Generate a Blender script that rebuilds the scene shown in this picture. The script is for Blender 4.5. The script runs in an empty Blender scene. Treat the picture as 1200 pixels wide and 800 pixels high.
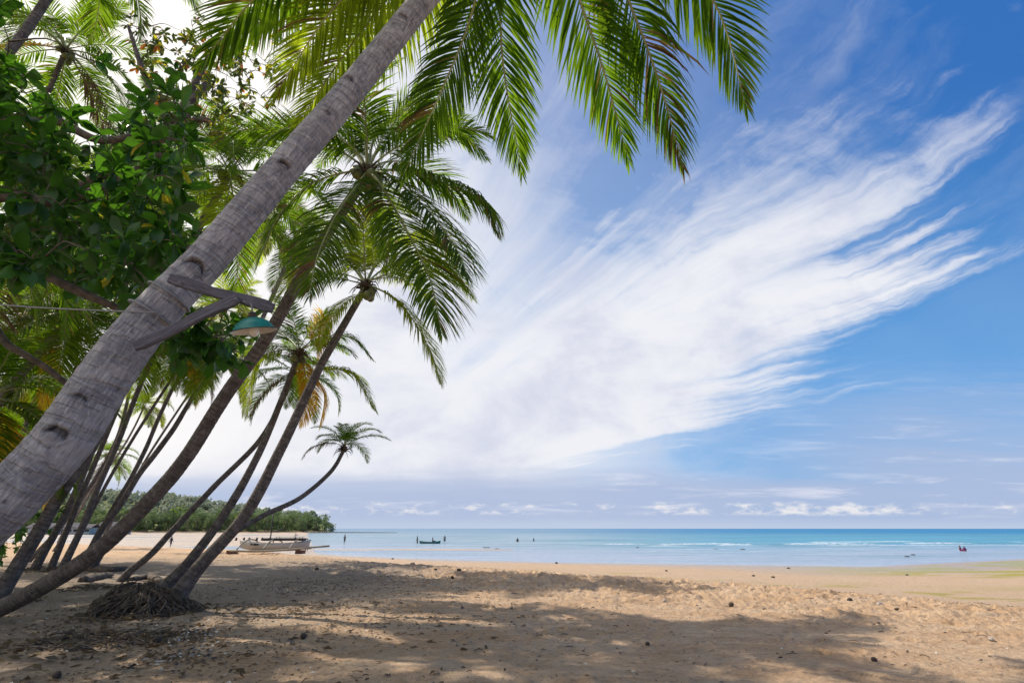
import bpy, math, random
import numpy as np
from mathutils import Vector, Matrix, Euler
R = math.radians
sc = bpy.context.scene
COL = sc.collection
random.seed(7)
rng = np.random.default_rng(7)

# ---------------------------------------------------------------- camera
CAM_Z = 1.6
F = 666.7
PITCH = math.atan(219 / F)
CP, SP = math.cos(PITCH), math.sin(PITCH)
cam_d = bpy.data.cameras.new('camera')
cam = bpy.data.objects.new('camera', cam_d)
COL.objects.link(cam)
cam.location = (0, 0, CAM_Z)
cam.rotation_euler = (R(90) + PITCH, 0, 0)
cam_d.sensor_width = 36
cam_d.lens = 20
cam_d.clip_start = 0.05
cam_d.clip_end = 60000
sc.camera = cam

def ray(px, py):
    a, b = px - 600, 400 - py
    return Vector((a, F * CP - b * SP, F * SP + b * CP))

def at(px, py, Y):
    """the point at forward distance Y that this direction from the beach viewpoint meets"""
    d = ray(px, py)
    return Vector((0, 0, CAM_Z)) + d * (Y / d.y)

# ---------------------------------------------------------------- node helper
class N:
    """tiny expression builder over shader math nodes"""
    def __init__(s, nt, sock): s.nt, s.s = nt, sock
    def _m(s, op, *o, clamp=False):
        n = s.nt.nodes.new('ShaderNodeMath'); n.operation = op; n.use_clamp = clamp
        for i, v in enumerate((s,) + o):
            if isinstance(v, N): s.nt.links.new(v.s, n.inputs[i])
            else: n.inputs[i].default_value = v
        return N(s.nt, n.outputs[0])
    def __add__(s, o): return s._m('ADD', o)
    __radd__ = __add__
    def __sub__(s, o): return s._m('SUBTRACT', o)
    def __rsub__(s, o): return (s * -1) + o
    def __mul__(s, o): return s._m('MULTIPLY', o)
    __rmul__ = __mul__
    def __truediv__(s, o): return s._m('DIVIDE', o)
    def pow(s, o): return s._m('POWER', o)
    def max(s, o): return s._m('MAXIMUM', o)
    def min(s, o): return s._m('MINIMUM', o)
    def abs(s): return s._m('ABSOLUTE')
    def sin(s): return s._m('SINE')
    def clamp(s): return s._m('ADD', 0.0, clamp=True)
    def atan2(s, o): return s._m('ARCTAN2', o)
    def ss(s, a, b):
        n = s.nt.nodes.new('ShaderNodeMapRange'); n.interpolation_type = 'SMOOTHSTEP'
        s.nt.links.new(s.s, n.inputs[0])
        lo, hi, t0, t1 = (a, b, 0, 1) if a < b else (b, a, 1, 0)
        n.inputs[1].default_value = lo; n.inputs[2].default_value = hi
        n.inputs[3].default_value = t0; n.inputs[4].default_value = t1
        return N(s.nt, n.outputs[0])

def comb(nt, x, y, z=0.0):
    n = nt.nodes.new('ShaderNodeCombineXYZ')
    for i, v in enumerate((x, y, z)):
        if isinstance(v, N): nt.links.new(v.s, n.inputs[i])
        else: n.inputs[i].default_value = v
    return N(nt, n.outputs[0])

def noise(nt, vec, scale=1.0, detail=4.0, rough=0.5, dist=0.0, out=0):
    n = nt.nodes.new('ShaderNodeTexNoise')
    n.inputs['Scale'].default_value = scale; n.inputs['Detail'].default_value = detail
    n.inputs['Roughness'].default_value = rough; n.inputs['Distortion'].default_value = dist
    if vec is not None: nt.links.new(vec.s, n.inputs['Vector'])
    return N(nt, n.outputs[out])

def mixc(nt, f, a, b, mode='MIX'):
    n = nt.nodes.new('ShaderNodeMix'); n.data_type = 'RGBA'; n.blend_type = mode
    for i, v in ((0, f), (6, a), (7, b)):
        if isinstance(v, N): nt.links.new(v.s, n.inputs[i])
        elif i == 0: n.inputs[0].default_value = v
        else: n.inputs[i].default_value = (*v, 1) if len(v) == 3 else v
    return N(nt, n.outputs[2])

def sep(nt, vec):
    n = nt.nodes.new('ShaderNodeSeparateXYZ'); nt.links.new(vec.s, n.inputs[0])
    return [N(nt, n.outputs[i]) for i in range(3)]

# ---------------------------------------------------------------- sun and sky
SUN_AZ = R(-62)      # left of straight ahead
SUN_EL = R(46)
sun_dir = Vector((math.sin(SUN_AZ) * math.cos(SUN_EL), math.cos(SUN_AZ) * math.cos(SUN_EL), math.sin(SUN_EL)))
sd = bpy.data.lights.new('sun', 'SUN'); sd.energy = 5.0; sd.angle = R(0.4); sd.color = (1.0, 0.90, 0.76)
sun = bpy.data.objects.new('sun', sd); COL.objects.link(sun)
sun.rotation_euler = (-sun_dir).to_track_quat('-Z', 'Y').to_euler()
sun.location = sun_dir * 60

world = bpy.data.worlds.new("World"); sc.world = world; world.use_nodes = True
world.cycles.sampling_method = 'MANUAL'; world.cycles.sample_map_resolution = 256
nt = world.node_tree
for n_ in list(nt.nodes): nt.nodes.remove(n_)
out = nt.nodes.new('ShaderNodeOutputWorld'); bg = nt.nodes.new('ShaderNodeBackground')
bg.inputs[1].default_value = 0.1
nt.links.new(bg.outputs[0], out.inputs[0])
sky = nt.nodes.new('ShaderNodeTexSky'); sky.sky_type = 'NISHITA'; sky.sun_disc = False
sky.sun_elevation = SUN_EL; sky.sun_rotation = SUN_AZ; sky.altitude = 0
sky.air_density = 1.0; sky.dust_density = 0.3; sky.ozone_density = 1.5
tc = nt.nodes.new('ShaderNodeTexCoord')
gen = N(nt, tc.outputs['Generated'])
x, y, z = sep(nt, gen)
ya = y.abs().max(0.10)
u = x / ya
v = z / ya
v = v.max(-0.02)
SK = N(nt, sky.outputs[0])
# richer tropical blue
hsv = nt.nodes.new('ShaderNodeHueSaturation'); hsv.inputs['Saturation'].default_value = 1.0
nt.links.new(SK.s, hsv.inputs['Color'])
blue0 = mixc(nt, 1.0, N(nt, hsv.outputs[0]), (0.72, 0.95, 1.30), 'MULTIPLY')
deep = mixc(nt, v.ss(0.05, 1.0), (1.15, 4.0, 8.0), (0.30, 1.75, 5.5))
blue = mixc(nt, 0.75, blue0, deep)
# --- cirrus fan
cx = u + 0.35
cy = v - 0.05
r = (cx * cx + cy * cy).pow(0.5)
phi = cy.atan2(cx.max(0.02))
w1 = noise(nt, comb(nt, u, v, 3.1), 2.2, 5, 0.55) - 0.5
w2 = noise(nt, comb(nt, u, v, 8.7), 6.0, 5, 0.6) - 0.5
phw = phi + w1 * 0.13 + w2 * 0.022
st = noise(nt, comb(nt, phw * 9.0, r * 1.5, 1.3), 1.0, 7, 0.62, 0.08)
st2 = noise(nt, comb(nt, phw * 26.0, r * 3.0, 5.3), 1.0, 6, 0.62, 0.08)
iso = noise(nt, comb(nt, u * 1.0, v * 1.5, 2.2), 5.5, 7, 0.60, 0.3)
lo = r * 0.30 - 0.075
fing = noise(nt, comb(nt, phw * 17.0, r * 0.9, 11.3), 1.0, 6, 0.6, 0.06)
dlo = phi - lo + (st - 0.5) * 0.10 + (fing - 0.5) * 0.46 * (r * 0.9).min(1.0) + w2 * 0.03
dhi = phi + (r - 1.0) * 0.22 - 0.66 + (iso - 0.5) * 0.6 + (st - 0.5) * 0.6
m = dlo.ss(-0.06, 0.15) * dhi.ss(0.34, -0.32)
rr = (r * 1.05).min(1.5)
core = m * 1.66 - (r * 0.53).pow(1.8) + (st - 0.5) * 1.5 * rr + (fing - 0.5) * 1.35 * rr + (st2 - 0.5) * 0.9 * rr + (iso - 0.5) * 0.75
dens1 = (core * m.ss(0.0, 0.6)).ss(-0.25, 1.42)
# white glow bank to the left
left = (u + (iso - 0.5) * 0.55 + (st - 0.5) * 0.3 + v * 0.35 - phi.ss(1.2, 0.6) * 0.0).ss(0.62, -0.05)
# long thin veil over the upper right
veil_n = noise(nt, comb(nt, phw * 6.0, r * 0.8, 9.0), 1.0, 6, 0.6, 0.3)
veil = veil_n.ss(0.46, 0.82) * 0.42 * phi.ss(0.25, 0.50) * iso.ss(0.1, 0.6)
veil = veil + (u + (iso - 0.5) * 0.6).ss(0.9, 0.1) * 0.22 * v.ss(0.2, 0.6)
dens = dens1.max(left).max(veil.clamp())
# --- low layers near the horizon
h1 = noise(nt, comb(nt, u * 1.6, v * 22.0, 0.5), 1.0, 6, 0.58, 0.2)
h2 = noise(nt, comb(nt, u * 4.5, v * 42.0, 4.5), 1.0, 6, 0.6, 0.3)
lowband = (v + (h1 - 0.5) * 0.05).ss(0.105, 0.065)
rightlow = (v + (h1 - 0.5) * 0.20).ss(0.30, 0.10) * u.ss(0.22, 0.75) * 0.95
low = lowband.max(rightlow) * (h2 * 0.35 + 0.75).min(1.0)
cu_n = noise(nt, comb(nt, u * 22.0, v * 55.0, 2.0), 1.0, 5, 0.62, 0.1)
cu = ((cu_n + noise(nt, comb(nt, u * 3.0, 0.0, 0.0), 1.0, 2, 0.5) * 0.7).ss(0.80, 1.02)) * (v + (cu_n - 0.5) * -0.02).ss(0.018, 0.025) * (v - (cu_n - 0.5) * 0.03).ss(0.042, 0.031)
bands = h2.ss(0.52, 0.72) * v.ss(0.0, 0.05)
# --- colours
lit = iso.ss(0.25, 0.62)
cw = mixc(nt, lit, (6.5, 6.85, 8.2), (8.7, 8.8, 9.3))
sd_n = nt.nodes.new('ShaderNodeVectorMath'); sd_n.operation = 'DOT_PRODUCT'
nt.links.new(gen.s, sd_n.inputs[0]); sd_n.inputs[1].default_value = sun_dir
g = N(nt, sd_n.outputs['Value']).max(0.0)
glow = g.pow(9.0)
c = mixc(nt, dens.clamp(), blue, cw)
lowc = mixc(nt, bands, (4.3, 5.2, 7.3), (7.0, 7.3, 8.6))
c = mixc(nt, low.clamp(), c, lowc)
c = mixc(nt, (cu * 0.85).clamp(), c, (9.0, 8.8, 8.8))
c = mixc(nt, (v.ss(0.022, 0.0) * 0.6).clamp(), c, (5.8, 6.6, 8.0))
c = mixc(nt, (u.ss(-0.12, -0.75) * v.ss(0.03, 0.16) * 0.85).clamp(), c, (10.2, 9.9, 9.7))
c = mixc(nt, (glow * 0.9).clamp(), c, (13.0, 12.4, 11.6))
# pale lower half so that nothing below the horizon is black
c = mixc(nt, z.ss(0.0, -0.05), c, (2.5, 2.6, 2.6))
nt.links.new(c.s, bg.inputs[0])

sc.view_settings.view_transform = 'Standard'
sc.view_settings.look = 'None'
sc.view_settings.exposure = 0
sc.cycles.use_denoising = True
sc.cycles.max_bounces = 8
sc.cycles.transmission_bounces = 4
sc.cycles.transparent_max_bounces = 4
# ---------------------------------------------------------------- mesh + object helpers
def mesh_np(name, verts, faces, mats=(), smooth=True, fmat=None, attrs=None):
    """verts (n,3); faces: list of tuples or (m,4)/(m,3) int array"""
    me = bpy.data.meshes.new(name)
    verts = np.asarray(verts, dtype=np.float32)
    if isinstance(faces, np.ndarray):
        m, k = faces.shape
        me.vertices.add(len(verts)); me.vertices.foreach_set('co', verts.ravel())
        me.loops.add(m * k); me.loops.foreach_set('vertex_index', faces.astype(np.int32).ravel())
        me.polygons.add(m)
        me.polygons.foreach_set('loop_start', (np.arange(m) * k).astype(np.int32))
        me.update(calc_edges=True)
    else:
        me.from_pydata([tuple(v) for v in verts], [], faces)
    for m_ in mats: me.materials.append(m_)
    n = len(me.polygons)
    if smooth: me.polygons.foreach_set('use_smooth', np.ones(n, dtype=bool))
    if fmat is not None: me.polygons.foreach_set('material_index', np.asarray(fmat, dtype=np.int32))
    for k_, a in (attrs or {}).items():
        a = np.asarray(a, dtype=np.float32)
        if a.ndim == 1:
            at_ = me.attributes.new(k_, 'FLOAT', 'POINT'); at_.data.foreach_set('value', a)
        else:
            at_ = me.attributes.new(k_, 'FLOAT_VECTOR', 'POINT'); at_.data.foreach_set('vector', a.ravel())
    me.update()
    return me

class MB:
    """collects pieces into one mesh"""
    def __init__(s): s.v, s.f, s.a, s.m, s.n = [], [], {}, [], 0
    def add(s, v, f, mat=0, **attrs):
        v = np.asarray(v, dtype=float); k = len(v)
        s.v.append(v)
        s.f += [tuple(int(i) + s.n for i in q) for q in f]
        s.m += [mat] * len(f)
        for key in set(s.a) | set(attrs):
            lst = s.a.setdefault(key, [])
            while sum(len(q) for q in lst) < s.n:
                lst.append(np.zeros(s.n - sum(len(q) for q in lst)))
            val = attrs.get(key, 0.0)
            lst.append(np.full(k, val) if np.isscalar(val) else np.asarray(val))
        s.n += k
    def mesh(s, name, mats, smooth=True):
        return mesh_np(name, np.vstack(s.v), s.f, mats, smooth, s.m, {k: np.concatenate(a) for k, a in s.a.items()})
    def box(s, c, size, rot=None, mat=0, taper=1.0, **attrs):
        sx, sy, sz = (q / 2 for q in size)
        v = [Vector((a * sx * (taper if d > 0 else 1), b * sy * (taper if d > 0 else 1), d * sz)) for d in (-1, 1) for a, b in ((-1, -1), (1, -1), (1, 1), (-1, 1))]
        if rot is not None: v = [rot @ q for q in v]
        v = [q + Vector(c) for q in v]
        s.add([tuple(q) for q in v], [(3, 2, 1, 0), (4, 5, 6, 7), (0, 1, 5, 4), (1, 2, 6, 5), (2, 3, 7, 6), (3, 0, 4, 7)], mat, **attrs)
    def tube(s, pts, rad, n=8, mat=0, cap=True, squash=1.0, **attrs):
        v, f = tube_geo(pts, rad, n, squash, cap)
        s.add(v, f, mat, **attrs)

def frames(P):
    P = np.asarray(P, dtype=float)
    T = np.gradient(P, axis=0)
    T /= np.maximum(np.linalg.norm(T, axis=1, keepdims=True), 1e-9)
    ref = np.array([0, 0, 1.0]) if abs(T[0][2]) < 0.9 else np.array([0, 1.0, 0])
    A = np.cross(T[0], ref); A /= np.linalg.norm(A)
    As = [A]
    for i in range(1, len(P)):
        A = As[-1] - T[i] * np.dot(As[-1], T[i]); A /= max(np.linalg.norm(A), 1e-9); As.append(A)
    A = np.array(As); B = np.cross(T, A)
    return P, T, A, B

def tube_geo(pts, rad, n=8, squash=1.0, cap=True):
    P, T, A, B = frames(pts)
    m = len(P); rad = np.broadcast_to(np.asarray(rad, dtype=float), (m,))
    th = np.arange(n) / n * 2 * math.pi
    V = P[:, None] + rad[:, None, None] * (np.cos(th)[None, :, None] * A[:, None] + squash * np.sin(th)[None, :, None] * B[:, None])
    V = V.reshape(-1, 3)
    f = [(i * n + j, i * n + (j + 1) % n, (i + 1) * n + (j + 1) % n, (i + 1) * n + j) for i in range(m - 1) for j in range(n)]
    if cap:
        f.append(tuple(range(n - 1, -1, -1))); f.append(tuple((m - 1) * n + j for j in range(n)))
    return V, f

def catmull(pts, n):
    P = np.array([tuple(p) for p in pts], dtype=float)
    Q = np.vstack([2 * P[0] - P[1], P, 2 * P[-1] - P[-2]])
    seg = np.linalg.norm(np.diff(P, axis=0), axis=1); cum = np.concatenate([[0], np.cumsum(seg)])
    out = []
    for s_ in np.linspace(0, cum[-1], n):
        i = min(int(np.searchsorted(cum, s_, 'right')) - 1, len(seg) - 1)
        t = (s_ - cum[i]) / seg[i]
        p0, p1, p2, p3 = Q[i], Q[i + 1], Q[i + 2], Q[i + 3]
        out.append(0.5 * ((2 * p1) + (-p0 + p2) * t + (2 * p0 - 5 * p1 + 4 * p2 - p3) * t * t + (-p0 + 3 * p1 - 3 * p2 + p3) * t ** 3))
    return np.array(out)

def obj(name, me, parent=None, loc=(0, 0, 0), rot=(0, 0, 0), scale=1.0):
    o = bpy.data.objects.new(name, me); COL.objects.link(o)
    o.location = loc; o.rotation_euler = rot
    o.scale = (scale,) * 3 if np.isscalar(scale) else scale
    if parent is not None: o.parent = parent
    return o

def tag(o, label, cat, group=None):
    o['label'] = label; o['category'] = cat
    if group: o['group'] = group
    return o

def thing(name, label, cat, loc=(0, 0, 0), rotz=0.0, group=None):
    o = bpy.data.objects.new(name, None); COL.objects.link(o)
    o.empty_display_size = 0.2
    o.location = loc; o.rotation_euler = (0, 0, rotz)
    return tag(o, label, cat, group)

def kind(o, k): o['kind'] = k; return o

# lattice noise in numpy
def _h(ix, iy, seed):
    n = (ix.astype(np.int64) * 374761393 + iy.astype(np.int64) * 668265263 + seed * 974634777) & 0xFFFFFFFF
    n = ((n ^ (n >> 13)) * 1274126177) & 0xFFFFFFFF
    return ((n ^ (n >> 16)) & 0xFFFF) / 65535.0
def vnoise(x, y, seed=0):
    x = np.asarray(x, dtype=float); y = np.asarray(y, dtype=float)
    ix, iy = np.floor(x), np.floor(y); fx, fy = x - ix, y - iy
    fx = fx * fx * (3 - 2 * fx); fy = fy * fy * (3 - 2 * fy)
    a, b = _h(ix, iy, seed), _h(ix + 1, iy, seed); c, d = _h(ix, iy + 1, seed), _h(ix + 1, iy + 1, seed)
    return (a + (b - a) * fx) * (1 - fy) + (c + (d - c) * fx) * fy - 0.5
def fbm(x, y, oct=4, seed=0, gain=0.5):
    s, a = 0, 1.0
    for i in range(oct):
        s = s + a * vnoise(x * 2 ** i + i * 17.3, y * 2 ** i - i * 9.1, seed + i); a *= gain
    return s
def sstep(a, b, t):
    t = np.clip((t - a) / (b - a), 0, 1); return t * t * (3 - 2 * t)

# ---------------------------------------------------------------- materials
def newmat(name):
    m = bpy.data.materials.new(name); m.use_nodes = True
    nt = m.node_tree; b = nt.nodes['Principled BSDF']
    return m, nt, b
def attr(nt, name):
    n = nt.nodes.new('ShaderNodeAttribute'); n.attribute_name = name
    return N(nt, n.outputs['Fac']), N(nt, n.outputs['Vector'])
def objco(nt):
    n = nt.nodes.new('ShaderNodeTexCoord'); return N(nt, n.outputs['Object'])
def mapping(nt, vec, sc_):
    n = nt.nodes.new('ShaderNodeMapping'); n.inputs['Scale'].default_value = sc_
    nt.links.new(vec.s, n.inputs['Vector']); return N(nt, n.outputs[0])
def bump(nt, b, h, strength=0.5, dist=0.01):
    n = nt.nodes.new('ShaderNodeBump'); n.inputs['Strength'].default_value = strength; n.inputs['Distance'].default_value = dist
    nt.links.new(h.s, n.inputs['Height']); nt.links.new(n.outputs[0], b.inputs['Normal']); return n
def setc(nt, b, c, inp='Base Color'): nt.links.new(c.s, b.inputs[inp])

def simple(name, col, rough=0.6, var=0.25, scale=8.0, metallic=0.0, bmp=0.3):
    m, nt, b = newmat(name)
    n = noise(nt, objco(nt), scale, 5, 0.6)
    dark = tuple(c * (1 - var) for c in col); lite = tuple(min(1, c * (1 + var)) for c in col)
    setc(nt, b, mixc(nt, n.ss(0.3, 0.7), dark, lite))
    b.inputs['Roughness'].default_value = rough; b.inputs['Metallic'].default_value = metallic
    if bmp: bump(nt, b, noise(nt, objco(nt), scale * 4, 4, 0.6), bmp, 0.01)
    return m

def leafmat(name, dark, lite, trans, tfac=0.45, rough=0.45, spec=0.4):
    m, nt, b = newmat(name)
    tint, _ = attr(nt, 'tint')
    oi = nt.nodes.new('ShaderNodeObjectInfo'); rnd = N(nt, oi.outputs['Random'])
    n = noise(nt, objco(nt), 1.3, 3, 0.5)
    f = (tint * 0.6 + rnd * 0.35 + n * 0.4 - 0.2).clamp()
    c = mixc(nt, f, dark, lite)
    setc(nt, b, c)
    b.inputs['Roughness'].default_value = rough; b.inputs['Specular IOR Level'].default_value = spec
    tr = nt.nodes.new('ShaderNodeBsdfTranslucent')
    tcx = mixc(nt, f, tuple(q * 0.6 for q in trans), tuple(min(1, q * 1.25) for q in trans))
    nt.links.new(tcx.s, tr.inputs['Color'])
    mx = nt.nodes.new('ShaderNodeMixShader'); mx.inputs[0].default_value = tfac
    nt.links.new(b.outputs[0], mx.inputs[1]); nt.links.new(tr.outputs[0], mx.inputs[2])
    nt.links.new(mx.outputs[0], nt.nodes['Material Output'].inputs['Surface'])
    return m

M = {}
M['frond'] = leafmat('palm_leaf_green', (0.007, 0.026, 0.008), (0.036, 0.082, 0.012), (0.36, 0.60, 0.02), 0.42, 0.6, 0.10)
M['frond_y'] = leafmat('palm_leaf_yellowing', (0.045, 0.075, 0.012), (0.10, 0.13, 0.02), (0.60, 0.74, 0.03), 0.50, 0.6, 0.10)
M['frond_o'] = leafmat('palm_leaf_orange', (0.42, 0.22, 0.02), (0.68, 0.36, 0.03), (1.0, 0.58, 0.04), 0.55, 0.6, 0.1)
M['leaf_brown'] = leafmat('palm_leaflet_browned', (0.09, 0.055, 0.025), (0.20, 0.13, 0.05), (0.42, 0.26, 0.08), 0.35, 0.7, 0.1)
M['frond_d'] = leafmat('palm_leaf_dead', (0.10, 0.075, 0.045), (0.20, 0.15, 0.09), (0.30, 0.20, 0.10), 0.25, 0.8, 0.1)
M['broad'] = leafmat('broad_leaf_green', (0.008, 0.036, 0.012), (0.032, 0.098, 0.016), (0.15, 0.42, 0.02), 0.37, 0.35, 0.5)
M['broad_y'] = leafmat('broad_leaf_yellow', (0.30, 0.27, 0.02), (0.55, 0.42, 0.03), (0.95, 0.78, 0.05), 0.6)
M['broad_r'] = leafmat('broad_leaf_orange', (0.35, 0.10, 0.03), (0.55, 0.20, 0.04), (0.85, 0.28, 0.05), 0.5)
M['broad_dk'] = leafmat('small_leaf_green', (0.022, 0.050, 0.018), (0.05, 0.10, 0.025), (0.22, 0.30, 0.04), 0.35, 0.4)
M['rib'] = simple('frond_midrib', (0.30, 0.32, 0.13), 0.4, 0.25, 3)
M['rib_d'] = simple('dead_midrib', (0.22, 0.15, 0.08), 0.7, 0.25, 3)
M['fibre'] = simple('crown_fibre', (0.085, 0.055, 0.035), 0.9, 0.5, 14, bmp=0.8)
M['nut'] = simple('green_coconut', (0.16, 0.17, 0.05), 0.45, 0.4, 5)
M['husk'] = simple('husk', (0.075, 0.055, 0.042), 0.9, 0.5, 12, bmp=0.8)
M['root'] = simple('roots', (0.115, 0.09, 0.072), 0.95, 0.55, 10, bmp=0.9)
M['rock'] = simple('dark_rock', (0.075, 0.068, 0.062), 0.8, 0.5, 9, bmp=0.8)
M['rock_l'] = simple('pale_rock', (0.42, 0.39, 0.36), 0.8, 0.35, 9, bmp=0.8)
M['bark_b'] = simple('branch_bark', (0.13, 0.105, 0.085), 0.9, 0.4, 9, bmp=0.8)
M['wire'] = simple('wire', (0.22, 0.22, 0.23), 0.5, 0.2, 30, bmp=0)

def trunkmat(name, base, dark, pale, moss=0.0, ringk=0.38):
    m, nt, b = newmat(name)
    _, t = attr(nt, 'tc')
    dk, _ = attr(nt, 'dk')
    tx, ty, ts = sep(nt, t)
    fine = noise(nt, mapping(nt, t, (30, 30, 5)), 2.0, 7, 0.78, 0.5)       # lengthwise fibre
    blot = noise(nt, mapping(nt, t, (5, 5, 2.6)), 1.3, 6, 0.68, 0.6)
    ringn = noise(nt, mapping(nt, t, (2.4, 2.4, 22)), 1.0, 4, 0.6, 0.5)
    ring = ringn.ss(0.52, 0.40)
    c = mixc(nt, blot.ss(0.32, 0.68), dark, base)
    c = mixc(nt, (fine.ss(0.50, 0.66) * 0.8).clamp(), c, pale)
    c = mixc(nt, ((1 - fine).ss(0.53, 0.68) * 0.75).clamp(), c, tuple(q * 0.35 for q in dark))
    c = mixc(nt, (ring * ringk).clamp(), c, tuple(q * 0.45 for q in dark))
    spots = noise(nt, mapping(nt, t, (9, 9, 6)), 2.0, 3, 0.5)
    c = mixc(nt, (spots.ss(0.66, 0.74) * 0.6).clamp(), c, tuple(q * 0.3 for q in dark))
    if moss: c = mixc(nt, (noise(nt, t, 3.5, 4, 0.6).ss(0.5, 0.7) * moss * ts.ss(4.0, 1.0)).clamp(), c, (0.035, 0.05, 0.02))
    c = mixc(nt, dk.clamp(), c, (0.012, 0.010, 0.010))
    setc(nt, b, c)
    b.inputs['Roughness'].default_value = 0.9; b.inputs['Specular IOR Level'].default_value = 0.2
    bump(nt, b, fine * 1.0 + ring * -0.6 + spots * -0.3, 1.0, 0.02)
    return m
M['trunk_big'] = trunkmat('palm_bark_grey', (0.50, 0.485, 0.49), (0.27, 0.27, 0.30), (0.74, 0.72, 0.71), 0.0, 0.22)
M['trunk'] = trunkmat('palm_bark_brown', (0.225, 0.195, 0.18), (0.12, 0.10, 0.092), (0.36, 0.32, 0.30), 0.5)
# ---------------------------------------------------------------- terrain
SEA = -1.0
_cx = [-400, -60, -24, -4, 7, 12, 16, 30, 60, 400]; _cy = [120, 74, 50, 27, 18.8, 12, 7, -8, -40, -300]
_sx = [-400, -60, -24, -8, 4, 18, 26, 46, 80, 400]; _sy = [160, 92, 66, 54, 48.5, 45, 43.5, 54, 58, 0]
def crest(x): return np.interp(x, _cx, _cy)
def shore(x): return np.interp(x, _sx, _sy)
def coast(x):        # the far wooded shore, left
    return np.interp(x, [-900, -420, -300, -200, -124, -119, -100], [180, 300, 345, 372, 385, 420, 3000])
def hgt(x, y, fine=True):
    x = np.asarray(x, dtype=float); y = np.asarray(y, dtype=float)
    yc = crest(x) + 1.2 * fbm(x / 6, y / 6, 3, 5); ys = shore(x)
    t = (y - yc) / np.maximum(ys - yc, 5)
    z = -0.50 * sstep(0.0, 0.16, t) - 0.49 * np.clip(t, 0, 1) ** 0.9
    d = np.maximum(y - ys, 0)
    left = sstep(-0.27, -0.345, x / np.maximum(y, 1))
    bars = 0.10 * fbm(x / 26, y / 9, 3, 11) + 0.02
    far = np.where(y > 250, 0.03 * sstep(150, 330, y), 0)
    sea_floor = left * (bars * sstep(0, 12, d)) + (1 - left) * (-0.02 * d + 0.05 * fbm(x / 18, y / 5, 3, 21) * sstep(0, 4, d) * sstep(40, 10, d))
    sea_floor = np.where(d > 0, np.maximum(sea_floor, -6), 0) + np.where(d > 0, far, 0)
    z = z + sea_floor
    xy = x / np.maximum(y, 1)      # a low sand bar just off the water's edge
    bar = np.exp(-((y - 80 - 6 * fbm(x / 20, y * 0, 2, 13)) / 5.5) ** 2) * sstep(-0.40, -0.33, xy) * sstep(0.10, -0.03, xy)
    z = np.where(d > 2, np.maximum(z, SEA - 0.25 + 0.30 * bar + 0.04 * fbm(x / 8, y / 2, 2, 14)), z)
    # a broad bar that stays dry just beyond the water's edge (centre)
    land = sstep(0, 14, y - coast(x)) * sstep(-0.302, -0.318, x / np.maximum(y, 1))
    z = z * (1 - land) + land * (0.6 + 1.5 * sstep(0, 60, y - coast(x)))
    hx = (x + 325) / 115; hy = (y - 500) / 110
    z = z + land * sstep(10, 90, y - coast(x)) * (22 * np.exp(-(hx ** 2 + hy ** 2)))
    z = z + 0.10 * fbm(x / 9, y / 9, 3, 31) * (d <= 0) * sstep(0, 6, np.hypot(x, y)) * sstep(1.0, 0.6, t)
    # low ridges of churned sand
    if fine:
        near = sstep(75, 30, np.hypot(x, y)) * (d <= 0)
        wetflat = sstep(0.05, 0.16, t)
        rough = (0.35 + 0.65 * sstep(-0.2, 0.25, fbm(x / 5, y / 3, 2, 44))) * (1 - 0.85 * wetflat)
        churn = sstep(7.5, 2.0, np.abs(y - yc + 3.5)) * (1 - wetflat)
        n1 = fbm(x / 0.55, y / 0.45, 4, 51, 0.55)
        n2 = np.abs(fbm(x / 0.30, y / 0.26, 3, 61, 0.6))
        z = z + near * (rough * 0.050 * n1 + (rough * 0.045 + churn * 0.075) * (n2 - 0.15) + churn * 0.05 * n1)
        z = z + near * wetflat * 0.006 * n1
    return z

def hz(x, y): return float(hgt(np.array([x]), np.array([y]), False)[0])
def ground(px, py):
    """where the line of sight through this direction meets the terrain"""
    d = ray(px, py); d = d / d.y
    Y = np.geomspace(3.0, 900, 1500)
    h_ = hgt(d.x * Y, Y, False); i = int(np.argmax(CAM_Z + d.z * Y <= h_))
    return Vector((d.x * Y[i], Y[i], h_[i]))

# polar sheet centred below the viewpoint, dense where the beach is nearest
th = np.radians(np.concatenate([np.arange(-180, -60, 3.0), np.arange(-60, 60, 0.125), np.arange(60, 180, 3.0)]))
rad = np.concatenate([[0.3, 1.0, 2.0, 3.0, 4.0], np.geomspace(4.6, 90, 560), np.geomspace(92, 1400, 150)])
TH, RD = np.meshgrid(th, rad)
GX, GY = RD * np.sin(TH), RD * np.cos(TH)
GZ = hgt(GX, GY)
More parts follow.
